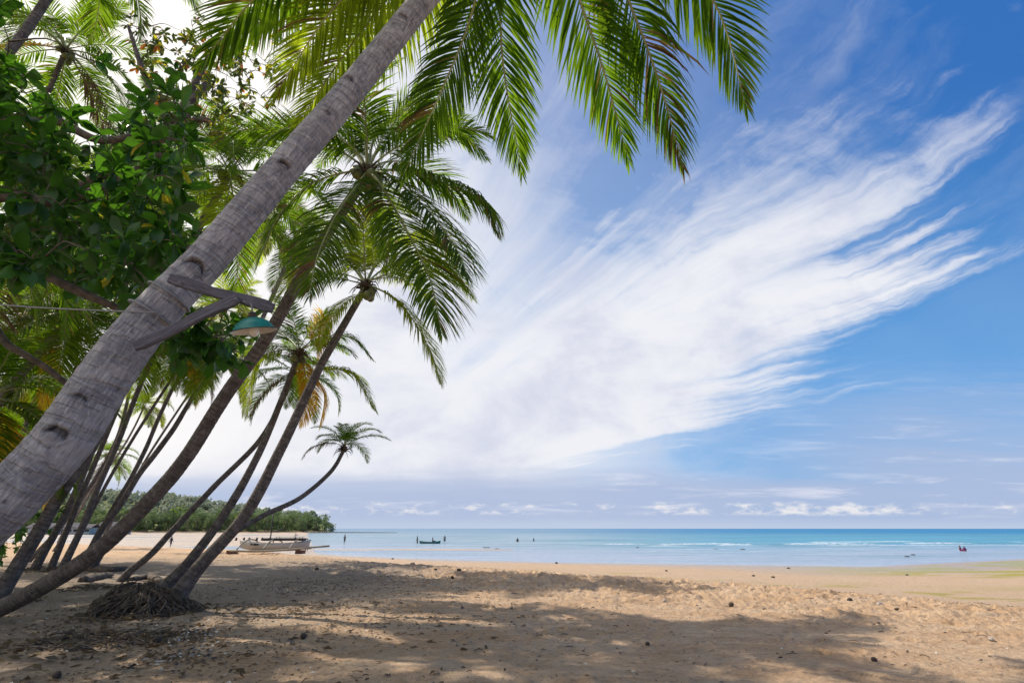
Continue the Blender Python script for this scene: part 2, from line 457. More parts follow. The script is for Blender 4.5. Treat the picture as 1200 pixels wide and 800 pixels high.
# footprints: oval dents with a pushed-up rim, most along the trodden band behind the crest
def stamp(cx, cy, ang, L=0.14, W=0.055, depth=0.03):
    r0 = math.hypot(cx, cy); t0 = math.atan2(cx, cy)
    i0, i1 = np.searchsorted(rad, [r0 - 0.35, r0 + 0.35]); j0, j1 = np.searchsorted(th, [t0 - 0.35 / r0, t0 + 0.35 / r0])
    X = GX[i0:i1, j0:j1] - cx; Y = GY[i0:i1, j0:j1] - cy
    a = X * math.cos(ang) + Y * math.sin(ang); b = -X * math.sin(ang) + Y * math.cos(ang)
    q = np.sqrt((a / L) ** 2 + (b / W) ** 2)
    GZ[i0:i1, j0:j1] += -depth * np.exp(-q ** 3) + depth * 0.45 * np.exp(-((q - 1.45) / 0.35) ** 2)
for _ in range(110):
    x0 = rng.uniform(-14, 16); y0 = crest(x0) - abs(rng.normal(0, 3.6)) - 0.3
    if y0 < 6.5: y0 = rng.uniform(6.5, 12)
    a = rng.normal(-0.35, 0.5); n = rng.integers(6, 26); s = rng.choice([-1, 1])
    for k in range(n):
        off = 0.09 * (1 if k % 2 else -1)
        px_, py_ = x0 + s * k * 0.34 * math.cos(a) - off * math.sin(a), y0 + s * k * 0.34 * math.sin(a) + off * math.cos(a)
        if py_ < 5 or py_ > crest(px_) + 1.5 or math.hypot(px_, py_) > 45: continue
        stamp(px_, py_, a + rng.normal(0, 0.12), 0.15, 0.06, rng.uniform(0.02, 0.05))
        a += rng.normal(0, 0.04)
for _ in range(2600):   # loose scuffs
    x0 = rng.uniform(-13, 15); y0 = crest(x0) - abs(rng.normal(0.5, 2.6 if _ < 1500 else 7.5))
    if y0 < 5.5: continue
    stamp(x0, y0, rng.uniform(0, 3.14), rng.uniform(0.06, 0.2), rng.uniform(0.05, 0.12), rng.uniform(0.015, 0.055))
nr, ntc = len(rad), len(th)
idx = (np.arange(nr)[:, None] * ntc + np.arange(ntc)[None, :])
q = np.stack([idx[:-1, :-1], idx[:-1, 1:], idx[1:, 1:], idx[1:, :-1]], -1).reshape(-1, 4)[:, ::-1]
wrap = np.stack([idx[:-1, -1], idx[:-1, 0], idx[1:, 0], idx[1:, -1]], -1)[:, ::-1]
centre_v = np.array([[0, 0, hz(0, 0)]])
V = np.stack([GX, GY, GZ], -1).reshape(-1, 3)
Tt = (GY - crest(GX)) / np.maximum(shore(GX) - crest(GX), 5)
dsea = GY - shore(GX)
wet = sstep(-0.88, -0.965, GZ) * (GY < coast(GX))
smoothpart = sstep(0.02, 0.15, Tt)
algae = sstep(-0.34, -0.02, fbm(GX / 3.2, GY / 1.4, 4, 71)) * sstep(15, 28, GX) * np.maximum(sstep(-12, -9.5, dsea) * sstep(-0.2, -1.5, dsea), 0.55 * sstep(-23, -21, dsea) * sstep(-16, -18, dsea))
algae = np.maximum(algae, 0.7 * sstep(0.18, 0.3, fbm(GX / 2.0, GY / 0.9, 4, 77)) * sstep(0.02, 0.08, Tt) * sstep(0.6, 0.4, Tt) * (GX > 0))
landm = sstep(2, 12, GY - coast(GX))
grey = sstep(-2.0, -7.5, GX - 0.12 * (GY - 10)) * sstep(40, 26, GY)  # greyer sand by the grove; blue-grey of the shade put into its colour too
wrack = np.exp(-((Tt - 0.035 + 0.02 * fbm(GX / 3, GY / 3, 3, 81)) / 0.012) ** 2)
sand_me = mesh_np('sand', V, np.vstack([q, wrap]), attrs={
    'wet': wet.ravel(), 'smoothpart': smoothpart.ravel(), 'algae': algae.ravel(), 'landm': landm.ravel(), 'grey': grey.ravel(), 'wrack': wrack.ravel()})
m, nt, b = newmat('beach_sand')
co = objco(nt)
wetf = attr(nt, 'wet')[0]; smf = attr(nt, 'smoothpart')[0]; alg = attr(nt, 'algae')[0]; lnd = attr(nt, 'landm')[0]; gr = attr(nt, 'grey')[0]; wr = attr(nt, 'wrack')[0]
big = noise(nt, mapping(nt, co, (0.5, 1.1, 1)), 0.8, 6, 0.68)
mid = noise(nt, mapping(nt, co, (1, 1.5, 1)), 2.2, 6, 0.65)
grain = noise(nt, co, 60, 6, 0.75)
c = mixc(nt, big.ss(0.36, 0.64), (0.62, 0.41, 0.25), (0.72, 0.53, 0.36))
c = mixc(nt, (mid.ss(0.42, 0.72) * 0.5).clamp(), c, (0.44, 0.255, 0.125))
c = mixc(nt, smf * 0.75, c, (0.54, 0.405, 0.29))
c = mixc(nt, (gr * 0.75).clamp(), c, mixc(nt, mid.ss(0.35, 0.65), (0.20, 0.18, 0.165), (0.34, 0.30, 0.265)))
speck = noise(nt, mapping(nt, co, (1, 1.8, 1)), 9.0, 5, 0.7)
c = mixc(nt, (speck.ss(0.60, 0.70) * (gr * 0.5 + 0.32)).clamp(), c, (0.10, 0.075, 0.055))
c = mixc(nt, (noise(nt, co, 23.0, 3, 0.6).ss(0.66, 0.72) * 0.55).clamp(), c, (0.62, 0.56, 0.48))
clod = noise(nt, mapping(nt, co, (1, 1.6, 1)), 13.0, 6, 0.72)
c = mixc(nt, (clod.ss(0.50, 0.64) * 0.55).clamp(), c, (0.22, 0.15, 0.095))
c = mixc(nt, (noise(nt, mapping(nt, co, (1, 2.0, 1)), 3.6, 7, 0.75).ss(0.56, 0.64) * 0.30).clamp(), c, (0.20, 0.145, 0.10))
c = mixc(nt, (grain.ss(0.35, 0.7) * 0.30).clamp(), c, (0.60, 0.45, 0.31))
c = mixc(nt, (wr * noise(nt, co, 3.5, 5, 0.7).ss(0.46, 0.6) * 0.9).clamp(), c, (0.10, 0.07, 0.045))
c = mixc(nt, (wetf * 0.75).clamp(), c, mixc(nt, mid, (0.30, 0.24, 0.19), (0.42, 0.34, 0.28)))
c = mixc(nt, (alg * noise(nt, mapping(nt, co, (0.5, 1.6, 1)), 1.2, 6, 0.7).ss(0.28, 0.44)).clamp(), c, mixc(nt, mid, (0.27, 0.255, 0.04), (0.42, 0.37, 0.08)))
c = mixc(nt, lnd, c, mixc(nt, big.ss(0.4, 0.6), (0.10, 0.15, 0.05), (0.24, 0.24, 0.09)))
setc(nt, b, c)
rf = (wetf * -0.62 + 0.93) 
nt.links.new(rf.s, b.inputs['Roughness'])
nt.links.new((wetf * 0.5 + 0.15).s, b.inputs['Specular IOR Level'])
bump(nt, b, noise(nt, co, 14, 6, 0.7) * 1.0 + grain * 0.35 + noise(nt, co, 4.5, 5, 0.65) * 1.6, 1.0, 0.075)
sand_me.materials.append(m)
sand = kind(obj('beach_ground', sand_me), 'structure')

# ---------------------------------------------------------------- sea
thw = np.radians(np.concatenate([np.arange(-180, -62, 4.0), np.arange(-62, 62, 0.25), np.arange(62, 180, 4.0)]))
rdw = np.concatenate([[20.0], np.geomspace(34, 260, 520), np.geomspace(270, 42000, 60)])
TW, RW = np.meshgrid(thw, rdw); WX, WY = RW * np.sin(TW), RW * np.cos(TW)
D = WY - shore(WX)
Dn = D * 0.9
WZ = np.full_like(WX, SEA)
foam = np.zeros_like(WX)
ph = Dn + 5.0 * fbm(WX / 30, WY / 60, 3, 91)
for (d0, w, amp, x0, x1, seed) in ((42, 1.0, 0.30, 14, 400, 1), (37, .8, 0.12, 20, 400, 2), (50, 1.6, .22, 3, 60, 3), (30, .6, 0.07, 14, 400, 4), (24, .6, .05, 2, 300, 5), (58, 1.5, .15, 28, 200, 6), (16, .5, .03, 6, 300, 7)):
    g_ = np.exp(-((ph - d0 - 2.0 * fbm(WX / 14, WY / 40, 2, 100 + seed)) / w) ** 2) * sstep(x0, x0 + 12, WX) * sstep(x1, x1 - 30, WX)
    br = sstep(-0.12, 0.22, fbm(WX / 9, WY / 30, 3, 110 + seed))
    WZ += amp * g_ * (0.4 + 0.6 * br)
    foam = np.maximum(foam, 0.62 * g_ * br * min(1, amp * 6))
WZ += 0.045 * fbm(WX / 3.5, WY / 1.6, 3, 131) * sstep(4, 30, Dn) * sstep(500, 120, RW)
depth = np.clip(Dn, 0, None)
nr, ntc = len(rdw), len(thw)
idx = (np.arange(nr)[:, None] * ntc + np.arange(ntc)[None, :])
qw = np.stack([idx[:-1, :-1], idx[:-1, 1:], idx[1:, 1:], idx[1:, :-1]], -1).reshape(-1, 4)[:, ::-1]
ww = np.stack([idx[:-1, -1], idx[:-1, 0], idx[1:, 0], idx[1:, -1]], -1)[:, ::-1]
sea_me = mesh_np('sea', np.stack([WX, WY, WZ], -1).reshape(-1, 3), np.vstack([qw, ww]),
                 attrs={'depth': depth.ravel(), 'foam': foam.ravel(), 'east': sstep(-0.45, 0.55, WX / np.maximum(np.abs(WY), 1)).ravel()})
m, nt, b = newmat('sea_water')
co = objco(nt)
dp = attr(nt, 'depth')[0]; fo = attr(nt, 'foam')[0]; ea = attr(nt, 'east')[0]
patch = noise(nt, mapping(nt, co, (0.02, 0.10, 1)), 1.0, 5, 0.6)
dpn = dp * (patch * 0.9 + 0.55)
c = mixc(nt, dpn.ss(8, 55), (0.32, 0.39, 0.47), mixc(nt, ea.ss(0.40, 1.0), (0.29, 0.38, 0.44), (0.09, 0.29, 0.42)))
c = mixc(nt, dpn.ss(60, 420), c, mixc(nt, ea.ss(0.3, 1.0), (0.20, 0.30, 0.40), (0.012, 0.17, 0.38)))
c = mixc(nt, dpn.ss(700, 6000), c, mixc(nt, ea, (0.13, 0.24, 0.40), (0.03, 0.15, 0.34)))
c = mixc(nt, (patch.ss(0.50, 0.62) * dpn.ss(14, 40) * dpn.ss(500, 200) * 0.55).clamp(), c, (0.05, 0.19, 0.26))
farp = noise(nt, mapping(nt, co, (0.003, 0.018, 1)), 1.0, 5, 0.62)
c = mixc(nt, (farp.ss(0.45, 0.62) * dpn.ss(120, 300) * 0.5).clamp(), c, (0.04, 0.17, 0.30))
fn = noise(nt, mapping(nt, co, (1.0, 2.5, 1)), 1.1, 5, 0.7)
ff = (fo * 1.5 * fn.ss(0.35, 0.6)).clamp()
lace = noise(nt, mapping(nt, co, (0.10, 0.9, 1)), 1.0, 6, 0.65)
ff = ff.max(lace.ss(0.63, 0.72) * dp.ss(1.0, 8.0) * dp.ss(46, 26) * 0.5 * ea)
streak = noise(nt, mapping(nt, co, (0.035, 0.30, 1)), 1.0, 6, 0.68, 0.3)
c = mixc(nt, (streak.ss(0.48, 0.58) * dp.ss(1, 8) * 0.55).clamp(), c, (0.10, 0.22, 0.31))
c = mixc(nt, ff, c, (0.82, 0.84, 0.86))
df = nt.nodes.new('ShaderNodeBsdfDiffuse'); nt.links.new(c.s, df.inputs['Color'])
gl = nt.nodes.new('ShaderNodeBsdfGlossy'); gl.inputs['Roughness'].default_value = 0.12
gl.inputs['Color'].default_value = (0.9, 0.93, 1.0, 1)
wv = noise(nt, mapping(nt, co, (0.6, 1.3, 1)), 0.9, 5, 0.6)
bn = nt.nodes.new('ShaderNodeBump'); bn.inputs['Strength'].default_value = 0.85; bn.inputs['Distance'].default_value = 0.35
nt.links.new(wv.s, bn.inputs['Height'])
nt.links.new(bn.outputs[0], gl.inputs['Normal']); nt.links.new(bn.outputs[0], df.inputs['Normal'])
mx = nt.nodes.new('ShaderNodeMixShader')
gf = (dpn.ss(70, 5) * 0.28 + 0.17) * (1 - ff) * (1 - streak.ss(0.48, 0.58) * 0.55)
gf = gf + (1 - ea) * 0.18
nt.links.new(gf.s, mx.inputs[0])
nt.links.new(df.outputs[0], mx.inputs[1]); nt.links.new(gl.outputs[0], mx.inputs[2])
nt.links.new(mx.outputs[0], nt.nodes['Material Output'].inputs['Surface'])
nt.nodes.remove(b)
sea_me.materials.append(m)
sea = kind(obj('sea_water', sea_me), 'structure')
# ---------------------------------------------------------------- palms
def frond_mesh(pts, nleaf=78, seed=0, leaf_len=0.235, wid=0.0085, mats=None, hang=1.0, bare=0.17, ragged=0.0, segs=4, ribw=0.0045, brown=0.06):
    """pts: curve of the rachis (any unit). returns (leaflets mesh, midrib mesh)"""
    rg = np.random.default_rng(seed)
    P = catmull(pts, 40); P_, T, _, _ = frames(P)
    L = np.linalg.norm(np.diff(P, axis=0), axis=1).sum()
    ts = np.linspace(0, 1, 40)
    s = np.repeat(np.linspace(bare, 0.995, nleaf), 2)
    side = np.tile([1.0, -1.0], nleaf)
    s = np.clip(s + rg.normal(0, 0.0025, len(s)), bare, 1)
    keep = np.ones(len(s), dtype=bool)
    if ragged: keep = rg.random(len(s)) > ragged
    s, side = s[keep], side[keep]; n = len(s)
    pos = np.stack([np.interp(s, ts, P[:, k]) for k in range(3)], -1)
    tan = np.stack([np.interp(s, ts, T[:, k]) for k in range(3)], -1); tan /= np.linalg.norm(tan, axis=1, keepdims=True)
    hd = P[-1] - P[0]; hd = hd * np.array([1, 1, 0.0]); nh = np.linalg.norm(hd)
    hd = hd / nh if nh > 0.05 * L else np.array([1.0, 0, 0])
    sidev = np.cross(hd, [0, 0, 1.0])
    S = sidev[None] - tan * (tan @ sidev)[:, None]; S /= np.linalg.norm(S, axis=1, keepdims=True)
    Nn = np.cross(S, tan)
    q = (s - bare) / (1 - bare)
    ll = L * leaf_len * (0.30 + 0.70 * np.sin(np.clip(q * 0.93 + 0.13, 0, 1) * math.pi) ** 0.55) * (1 - 0.25 * q ** 5) * rg.uniform(0.88, 1.08, n)
    fw = 0.60 + 0.9 * q ** 1.3 + 2.2 * q ** 7
    d = S * side[:, None] + tan * fw[:, None] + Nn * rg.uniform(0.10, 0.34, n)[:, None] + rg.normal(0, 0.075, (n, 3))
    d /= np.linalg.norm(d, axis=1, keepdims=True)
    g = (hang * rg.uniform(0.55, 1.15, n) * (1.0 - 0.6 * q))
    g = np.where(rg.random(n) < 0.05, g * 2.6, g); ll = np.where(rg.random(n) < 0.05, ll * rg.uniform(0.4, 0.8, n), ll)
    w = L * wid * rg.uniform(0.8, 1.15, n) * (1 - 0.6 * q ** 2.5)
    k = segs + 1
    rows = []
    c = pos.copy(); dd = d.copy()
    prof = np.interp(np.linspace(0, 1, k), [0, 0.12, 0.45, 0.8, 1], [0.45, 0.9, 1.0, 0.62, 0.06])
    tw = rg.normal(0, 0.25, n)
    for i in range(k):
        wv = tan - dd * np.sum(tan * dd, 1)[:, None]; wn = np.linalg.norm(wv, axis=1, keepdims=True)
        wv = wv / np.maximum(wn, 1e-6)
        nv = np.cross(dd, wv)
        wv = wv * np.cos(tw)[:, None] + nv * np.sin(tw)[:, None]
        hw = (w * 0.5 * prof[i])[:, None]
        rows.append(np.stack([c - wv * hw, c + wv * hw], 1))
        step = ll / segs
        c = c + dd * step[:, None]
        dd = dd + np.array([0, 0, -1.0])[None] * (g * (0.22 + 0.42 * (i + 1) / segs))[:, None]
        dd /= np.linalg.norm(dd, axis=1, keepdims=True)
    V = np.stack(rows, 1).reshape(n, k * 2, 3).reshape(-1, 3)
    base = (np.arange(n) * k * 2)[:, None, None]
    quad = np.array([[2 * i, 2 * i + 1, 2 * i + 3, 2 * i + 2] for i in range(segs)])[None]
    Fq = (base + quad).reshape(-1, 4)
    tint = np.repeat(rg.uniform(0, 1, n) * 0.7 + 0.3 * q, k * 2)
    gaps = vnoise(q * 9 + side * 3.3, np.full(n, seed * 1.7), 4)
    brn = ((rg.random(n) < brown * (0.25 + 2.2 * q ** 3)) | (gaps > 0.40)).astype(int)
    me = mesh_np('frond', V, Fq, [mats[0], M['leaf_brown']], False, fmat=np.repeat(brn if mats[0] is not M['frond_d'] else brn * 0, segs), attrs={'tint': tint})
    rr = L * ribw * np.interp(ts, [0, 0.06, 0.25, 0.8, 1], [2.6, 1.7, 1.1, 0.5, 0.15])
    rv, rf = tube_geo(P[::2], rr[::2], 5)
    rib = mesh_np('midrib', rv, rf, mats[1:2])
    return me, rib

MG = (M['frond'], M['rib']); MY = (M['frond_y'], M['rib']); MO = (M['frond_o'], M['rib_d']); MD = (M['frond_d'], M['rib_d'])

def arc(e0, bend, seed):
    """unit-length frond in the xz plane leaving at elevation e0 (deg)"""
    rg = np.random.default_rng(seed)
    p = np.zeros(3); out = [p.copy()]; sw = rg.normal(0, 0.10)
    for i in range(12):
        t = (i + 0.5) / 12
        e = max(e0 - bend * t ** 1.35, -86) if e0 > -80 else e0
        e = R(e); az = sw * t * t
        p = p + np.array([math.cos(e) * math.cos(az), math.cos(e) * math.sin(az), math.sin(e)]) / 12
        out.append(p.copy())
    return out[::2]
VAR = {}
def variant(e0, which, matkey):
    key = (e0, which, matkey)
    if key not in VAR:
        bend = {0: 80, 1: 105, 2: 62}[which] if e0 > -20 else {0: 55, 1: 35, 2: 70}[which]
        VAR[key] = frond_mesh(arc(e0, bend, (e0 * 31 + which * 7) % 1000), 92, wid=0.0118, leaf_len=0.25, seed=(e0 + 100) * 7 + which, mats={'g': MG, 'y': MY, 'o': MO, 'd': MD}[matkey],
                              hang=0.8 if matkey != 'd' else 2.0, ragged={'g': 0.02, 'y': 0.03, 'o': 0.1, 'd': 0.35}[matkey], segs=3)
    return VAR[key]

def add_frond(root, me, loc, rot=(0, 0, 0), scale=1.0, name='frond', label=None):
    f = obj(name, me[0], root, loc, rot, scale)
    obj('midrib', me[1], f)
    if label: f['label'] = label
    return f

# coconut: slightly three-sided ovoid
def nut_mesh(name, mat, r=1.0, seed=0, dent=0.0):
    rg = np.random.default_rng(seed); v, f = [], []
    nl, na = 10, 14
    for i in range(nl + 1):
        a = math.pi * i / nl
        for j in range(na):
            t = 2 * math.pi * j / na
            k = 1 + 0.05 * math.cos(3 * t) + dent * rg.normal()
            v.append((r * k * math.sin(a) * math.cos(t), r * k * math.sin(a) * math.sin(t), -r * 1.25 * math.cos(a) * (1 - 0.06 * math.cos(a))))
    for i in range(nl):
        for j in range(na):
            f.append((i * na + j, i * na + (j + 1) % na, (i + 1) * na + (j + 1) % na, (i + 1) * na + j))
    return mesh_np(name, v, f, [mat])
NUT = nut_mesh('coconut', M['nut'], 0.11, 1)

def trunk_mesh(P, rads, mat, n=20, step=0.05, rings=0.035, seed=0, scars=(), ringgap=0.11):
    P = np.asarray(P); L = np.linalg.norm(np.diff(P, axis=0), axis=1).sum()
    m = max(8, int(L / step)); C = catmull(P, m)
    pr = np.asarray(rads, dtype=float)
    segl = np.concatenate([[0], np.cumsum(np.linalg.norm(np.diff(P, axis=0), axis=1))]) / L
    ts = np.linspace(0, 1, m); s = ts * L
    rr = np.interp(ts, segl, pr)
    C_, T, A, B = frames(C)
    th = np.arange(n) / n * 2 * math.pi
    S, TH = np.meshgrid(s, th, indexing='ij')
    saw = ((S / ringgap + 0.35 * fbm(S * 0 + np.cos(TH) * 1.5 + 7, np.sin(TH) * 1.5 + S * 2, 2, seed)) % 1.0)
    rad = rr[:, None] * (1 + rings * (saw ** 2 - 0.4) + 0.085 * fbm(np.cos(TH) * 1.2 + 3, S * 1.3 + np.sin(TH) * 1.2, 3, seed + 5) + 0.012 * fbm(TH * 5, S * 14, 2, seed + 9))
    dk = np.zeros_like(rad)
    pos = C[:, None] + rad[:, :, None] * (np.cos(TH)[..., None] * A[:, None] + np.sin(TH)[..., None] * B[:, None])
    for (pt, size, deep, rim) in scars:      # wounds: (3-D point near the surface, half length, depth, rim)
        dv = pos - np.array(pt)[None, None]
        ax = T[np.argmin(np.linalg.norm(C - np.array(pt), axis=1))]
        al = dv @ ax; ac = np.linalg.norm(dv - al[..., None] * ax, axis=2)
        al = al + size * 0.16 * fbm(TH * 3, S * 22, 3, seed + 3); ac = ac * (1 + 0.35 * fbm(TH * 4 + 9, S * 16, 3, seed + 4))
        q = np.sqrt((al / (size * 0.62)) ** 2 + (ac / size) ** 2)
        q2 = np.sqrt(((al + size * 0.42) / (size * 0.62)) ** 2 + (ac / (size * 0.98)) ** 2)   # crescent: a cut frond base
        cres = 1 / (1 + np.exp((q - 1) * 26)) / (1 + np.exp(-(q2 - 1) * 18))
        inner = 1 / (1 + np.exp((q - 1) * 22)) - cres
        lip = np.exp(-((q - 1.16) / 0.13) ** 2)
        rad2 = -deep * cres + rim * 0.45 * lip + rim * 0.3 * inner
        pos = pos + rad2[..., None] * (np.cos(TH)[..., None] * A[:, None] + np.sin(TH)[..., None] * B[:, None])
        dk = np.maximum(dk, cres * (0.78 + 0.4 * fbm(TH * 9, S * 40, 2, seed))); dk = np.maximum(dk, lip * 0.34 * (0.5 + fbm(TH * 6, S * 25, 2, 3))); dk = np.maximum(dk, np.clip(inner, 0, 1) * 0.32)
    tcv = np.stack([np.cos(TH) * rr[:, None], np.sin(TH) * rr[:, None], S], -1).reshape(-1, 3)
    V = pos.reshape(-1, 3)
    i = np.arange(m - 1)[:, None] * n; j = np.arange(n)[None]
    Fq = np.stack([i + j, i + (j + 1) % n, i + n + (j + 1) % n, i + n + j], -1).reshape(-1, 4)
    return mesh_np('trunk', V, Fq, [mat], attrs={'tc': tcv, 'dk': dk.ravel()})

def fibre_mesh(r, seed):
    """the brown sheath of old leaf bases below a crown"""
    rg = np.random.default_rng(seed); mb = MB()
    pts = [(0, 0, -0.9 * r), (0, 0, -0.2 * r), (0, 0, 0.9 * r), (0, 0, 2.0 * r)]
    mb.tube(catmull(pts, 8), np.interp(np.linspace(0, 1, 8), [0, .4, .75, 1], [0.9 * r, 1.45 * r, 1.25 * r, 0.3 * r]), 10)
    for k in range(22):
        a = rg.uniform(0, 6.28); e = rg.uniform(-1.2, 0.9); l = r * rg.uniform(2.0, 4.5)
        d = np.array([math.cos(a), math.sin(a), 0]); p0 = d * r * 0.8 + np.array([0, 0, rg.uniform(-0.3, 1.2) * r])
        p1 = p0 + d * l * 0.5 + np.array([0, 0, e * l * 0.3]); p2 = p1 + d * l * 0.3 + np.array([0, 0, -l * 0.5])
        mb.tube(catmull([p0, p1, p2], 6), np.linspace(r * 0.22, r * 0.04, 6), 4)
    return mb.mesh('crown_fibre', [M['fibre']])

def root_mound(r, seed, h=0.55, n=360):
    rg = np.random.default_rng(seed); mb = MB()
    v, f = [], []; na, nl = 26, 10
    for i in range(nl + 1):
        t = i / nl
        for j in range(na):
            a = 2 * math.pi * j / na
            rr = r * (1 - 0.62 * t ** 0.6) * (1 + 0.22 * math.sin(a * 3 + seed) + 0.16 * rg.normal())
            v.append((rr * math.cos(a), rr * math.sin(a), h * t - 0.12 + 0.03 * rg.normal()))
    for i in range(nl):
        for j in range(na): f.append((i * na + j, i * na + (j + 1) % na, (i + 1) * na + (j + 1) % na, (i + 1) * na + j))
    mb.add(v, f)
    for k in range(n):
        a = rg.uniform(0, 6.28); t = rg.uniform(0.1, 1.0)
        r0 = r * (1 - 0.65 * t ** 0.6); r1 = r * rg.uniform(0.95, 1.35)
        p0 = np.array([r0 * math.cos(a) * 0.9, r0 * math.sin(a) * 0.9, h * t])
        b = a + rg.normal(0, 0.35)
        pm = np.array([(r0 + r1) / 2 * math.cos((a + b) / 2) * 1.02, (r0 + r1) / 2 * math.sin((a + b) / 2) * 1.02, h * t * 0.5 + 0.05])
        p1 = np.array([r1 * math.cos(b), r1 * math.sin(b), -0.03])
        j1, j2 = rg.normal(0, 0.05, 3), rg.normal(0, 0.06, 3) * [1, 1, .5]
        mb.tube(catmull([p0, p0 * .6 + pm * .4 + j1, pm + j2, pm * .4 + p1 * .6 + rg.normal(0, .04, 3) * [1, 1, .4], p1], 9), rg.uniform(0.004, 0.016), 4)
    return mb.mesh('root_mass', [M['root']])

def palm(px_pts, Y0, Y1, r0, r1, label, L=4.2, nf=20, seed=0, explicit=(), trunkmat=None, nside=14, rm=0.0, nuts=5, older=0.12, custom_world=None, spots=(), emax=80, emin=-50, base_flare=1.35, mats_mix='g', skip=None, group='coconut palms leaning over the beach', cat='palm tree', step=0.06, crown_scale=1.0, dead=2, rootoff=(0, 0), rings=0.035, rlist=None, elen=0.24):
    if custom_world is not None: W = [Vector(p) for p in custom_world]
    else:
        n = len(px_pts); py = [p[1] for p in px_pts]
        d = np.concatenate([[0], np.cumsum([math.dist(px_pts[i], px_pts[i + 1]) for i in range(n - 1)])]); d = d / d[-1]
        W = [at(p[0], p[1], Y0 + (Y1 - Y0) * t) for p, t in zip(px_pts, d)]
    b0 = W[0]; base = Vector((b0.x, b0.y, hz(b0.x, b0.y)))
    root = thing('coconut_palm', label, cat, base, group=group)
    P = [tuple(w - base) for w in W]
    # continue into the sand
    dn = Vector(P[0]) - Vector(P[1]); dn.normalize()
    if P[0][2] > -0.3: P = [tuple(Vector(P[0]) + dn * 0.35 + Vector((0, 0, -0.25)))] + P
    LL = np.linalg.norm(np.diff(np.array(P), axis=0), axis=1); cum = np.concatenate([[0], np.cumsum(LL)]) / LL.sum()
    rads = [r0 + (r1 - r0) * t ** 0.8 for t in cum]
    rads = [q * (1 + (base_flare - 1) * max(0, 1 - t * 9)) for q, t in zip(rads, cum)]
    if rlist is not None: rads = [rlist[0]] * (len(P) - len(rlist)) + list(rlist)
    P2 = catmull(P, 26); rads = np.interp(np.linspace(0, 1, 26), cum, rads)
    sc_pts = [((Vector(p) - base)[:], a_, d_, r_) for p, a_, d_, r_ in spots]
    obj('trunk', trunk_mesh(P2, rads, trunkmat or M['trunk'], nside, step, rings, seed=seed, scars=sc_pts), root)
    top = Vector(P[-1])
    rg = np.random.default_rng(seed * 13 + 5)
    if rm: obj('root_mass', root_mound(rm, seed), root, (rootoff[0], rootoff[1], 0), (0, 0, 0), (1.35, 1.0, 0.85))
    obj('crown_fibre', fibre_mesh(r1 * 1.3, seed), root, top)
    for k in range(nuts):
        a = rg.uniform(0, 6.28)
        c_ = obj('coconut', NUT, root, top + Vector((math.cos(a) * r1 * 2.2, math.sin(a) * r1 * 2.2, rg.uniform(-0.35, 0.05))), (rg.uniform(-.5, .5), rg.uniform(-.5, .5), a), rg.uniform(0.8, 1.15) * crown_scale)
    for k in range(nf):
        t = (k + 0.5) / nf
        e0 = emax + (emin - emax) * t ** 0.9 + rg.normal(0, 5)
        e0 = int(round(e0 / 12.0)) * 12
        az = k * 2.39996 + rg.normal(0, 0.15)
        if skip is not None and skip(az % (2 * math.pi), e0): continue
        mk = mats_mix
        if t > 1 - older: mk = rg.choice(['y', 'd', 'g', 'o'])
        l = L * rg.uniform(0.85, 1.08) * (0.72 + 0.28 * min(1, t * 3.2))
        o_ = add_frond(root, variant(e0, int(rg.integers(0, 3)), mk), top + Vector((0, 0, 0.15)), (rg.normal(0, 0.06), 0, az), l)
        if mk in 'yo' and mk != mats_mix: o_['label'] = 'yellowing frond' if mk == 'y' else 'orange dying frond'
        if mk == 'd': o_['label'] = 'dead brown frond'
    for k, (pts, Yt, mk) in enumerate(explicit):
        n = len(pts); tw = Vector(top) + base
        W3 = [tw + Vector((0, 0, 0.1))]
        for i, p in enumerate(pts): W3.append(at(p[0], p[1], tw.y + (Yt - tw.y) * (i + 1) / n))
        me = frond_mesh([tuple(w - base) for w in W3], 140, seed * 50 + k, mats={'g': MG, 'y': MY, 'o': MO, 'd': MD, 'h': MG}[mk], segs=4, wid=0.0084, leaf_len=elen, brown=0.16 if mk == 'h' else 0.02, hang=2.4 if mk == 'h' else 1.0, ragged=0.02 if mk != 'd' else 0.3)
        o_ = add_frond(root, me, (0, 0, 0))
        if mk in 'yo': o_['label'] = 'yellowing frond' if mk == 'y' else 'orange dying frond'
    return root

# -- the big grey trunk that crosses the upper left; its crown is over the viewer's head
big_px = [(20, 575), (110, 460), (170, 378), (245, 300), (320, 212), (400, 120), (455, 52), (503, -8), (560, -68), (607, -112)]
bigY = [3.72, 3.8, 3.85, 3.95, 4.05, 4.2, 4.3, 4.4, 4.5, 4.6]
bw = [at(p[0], p[1], Y) for p, Y in zip(big_px, bigY)]
lower = [Vector((-4.75, 3.45, 0.0)), Vector((-4.05, 3.58, 0.8))]
def on_big(px, py, Y, off): return at(px, py, Y - off)
spots = [(at(334, 190, 3.92), 0.07, 0.03, 0.010), (at(60, 507, 3.55), 0.10, 0.016, 0.012), (at(472, 18, 4.2), 0.05, 0.03, 0.008),
         (at(408, 92, 4.1), 0.05, 0.022, 0.008), (at(383, 132, 4.05), 0.035, 0.015, 0.006), (at(228, 310, 3.78), 0.09, 0.04, 0.018), (at(92, 466, 3.62), 0.05, 0.015, 0.008), (at(118, 492, 3.66), 0.035, 0.01, 0.008)]
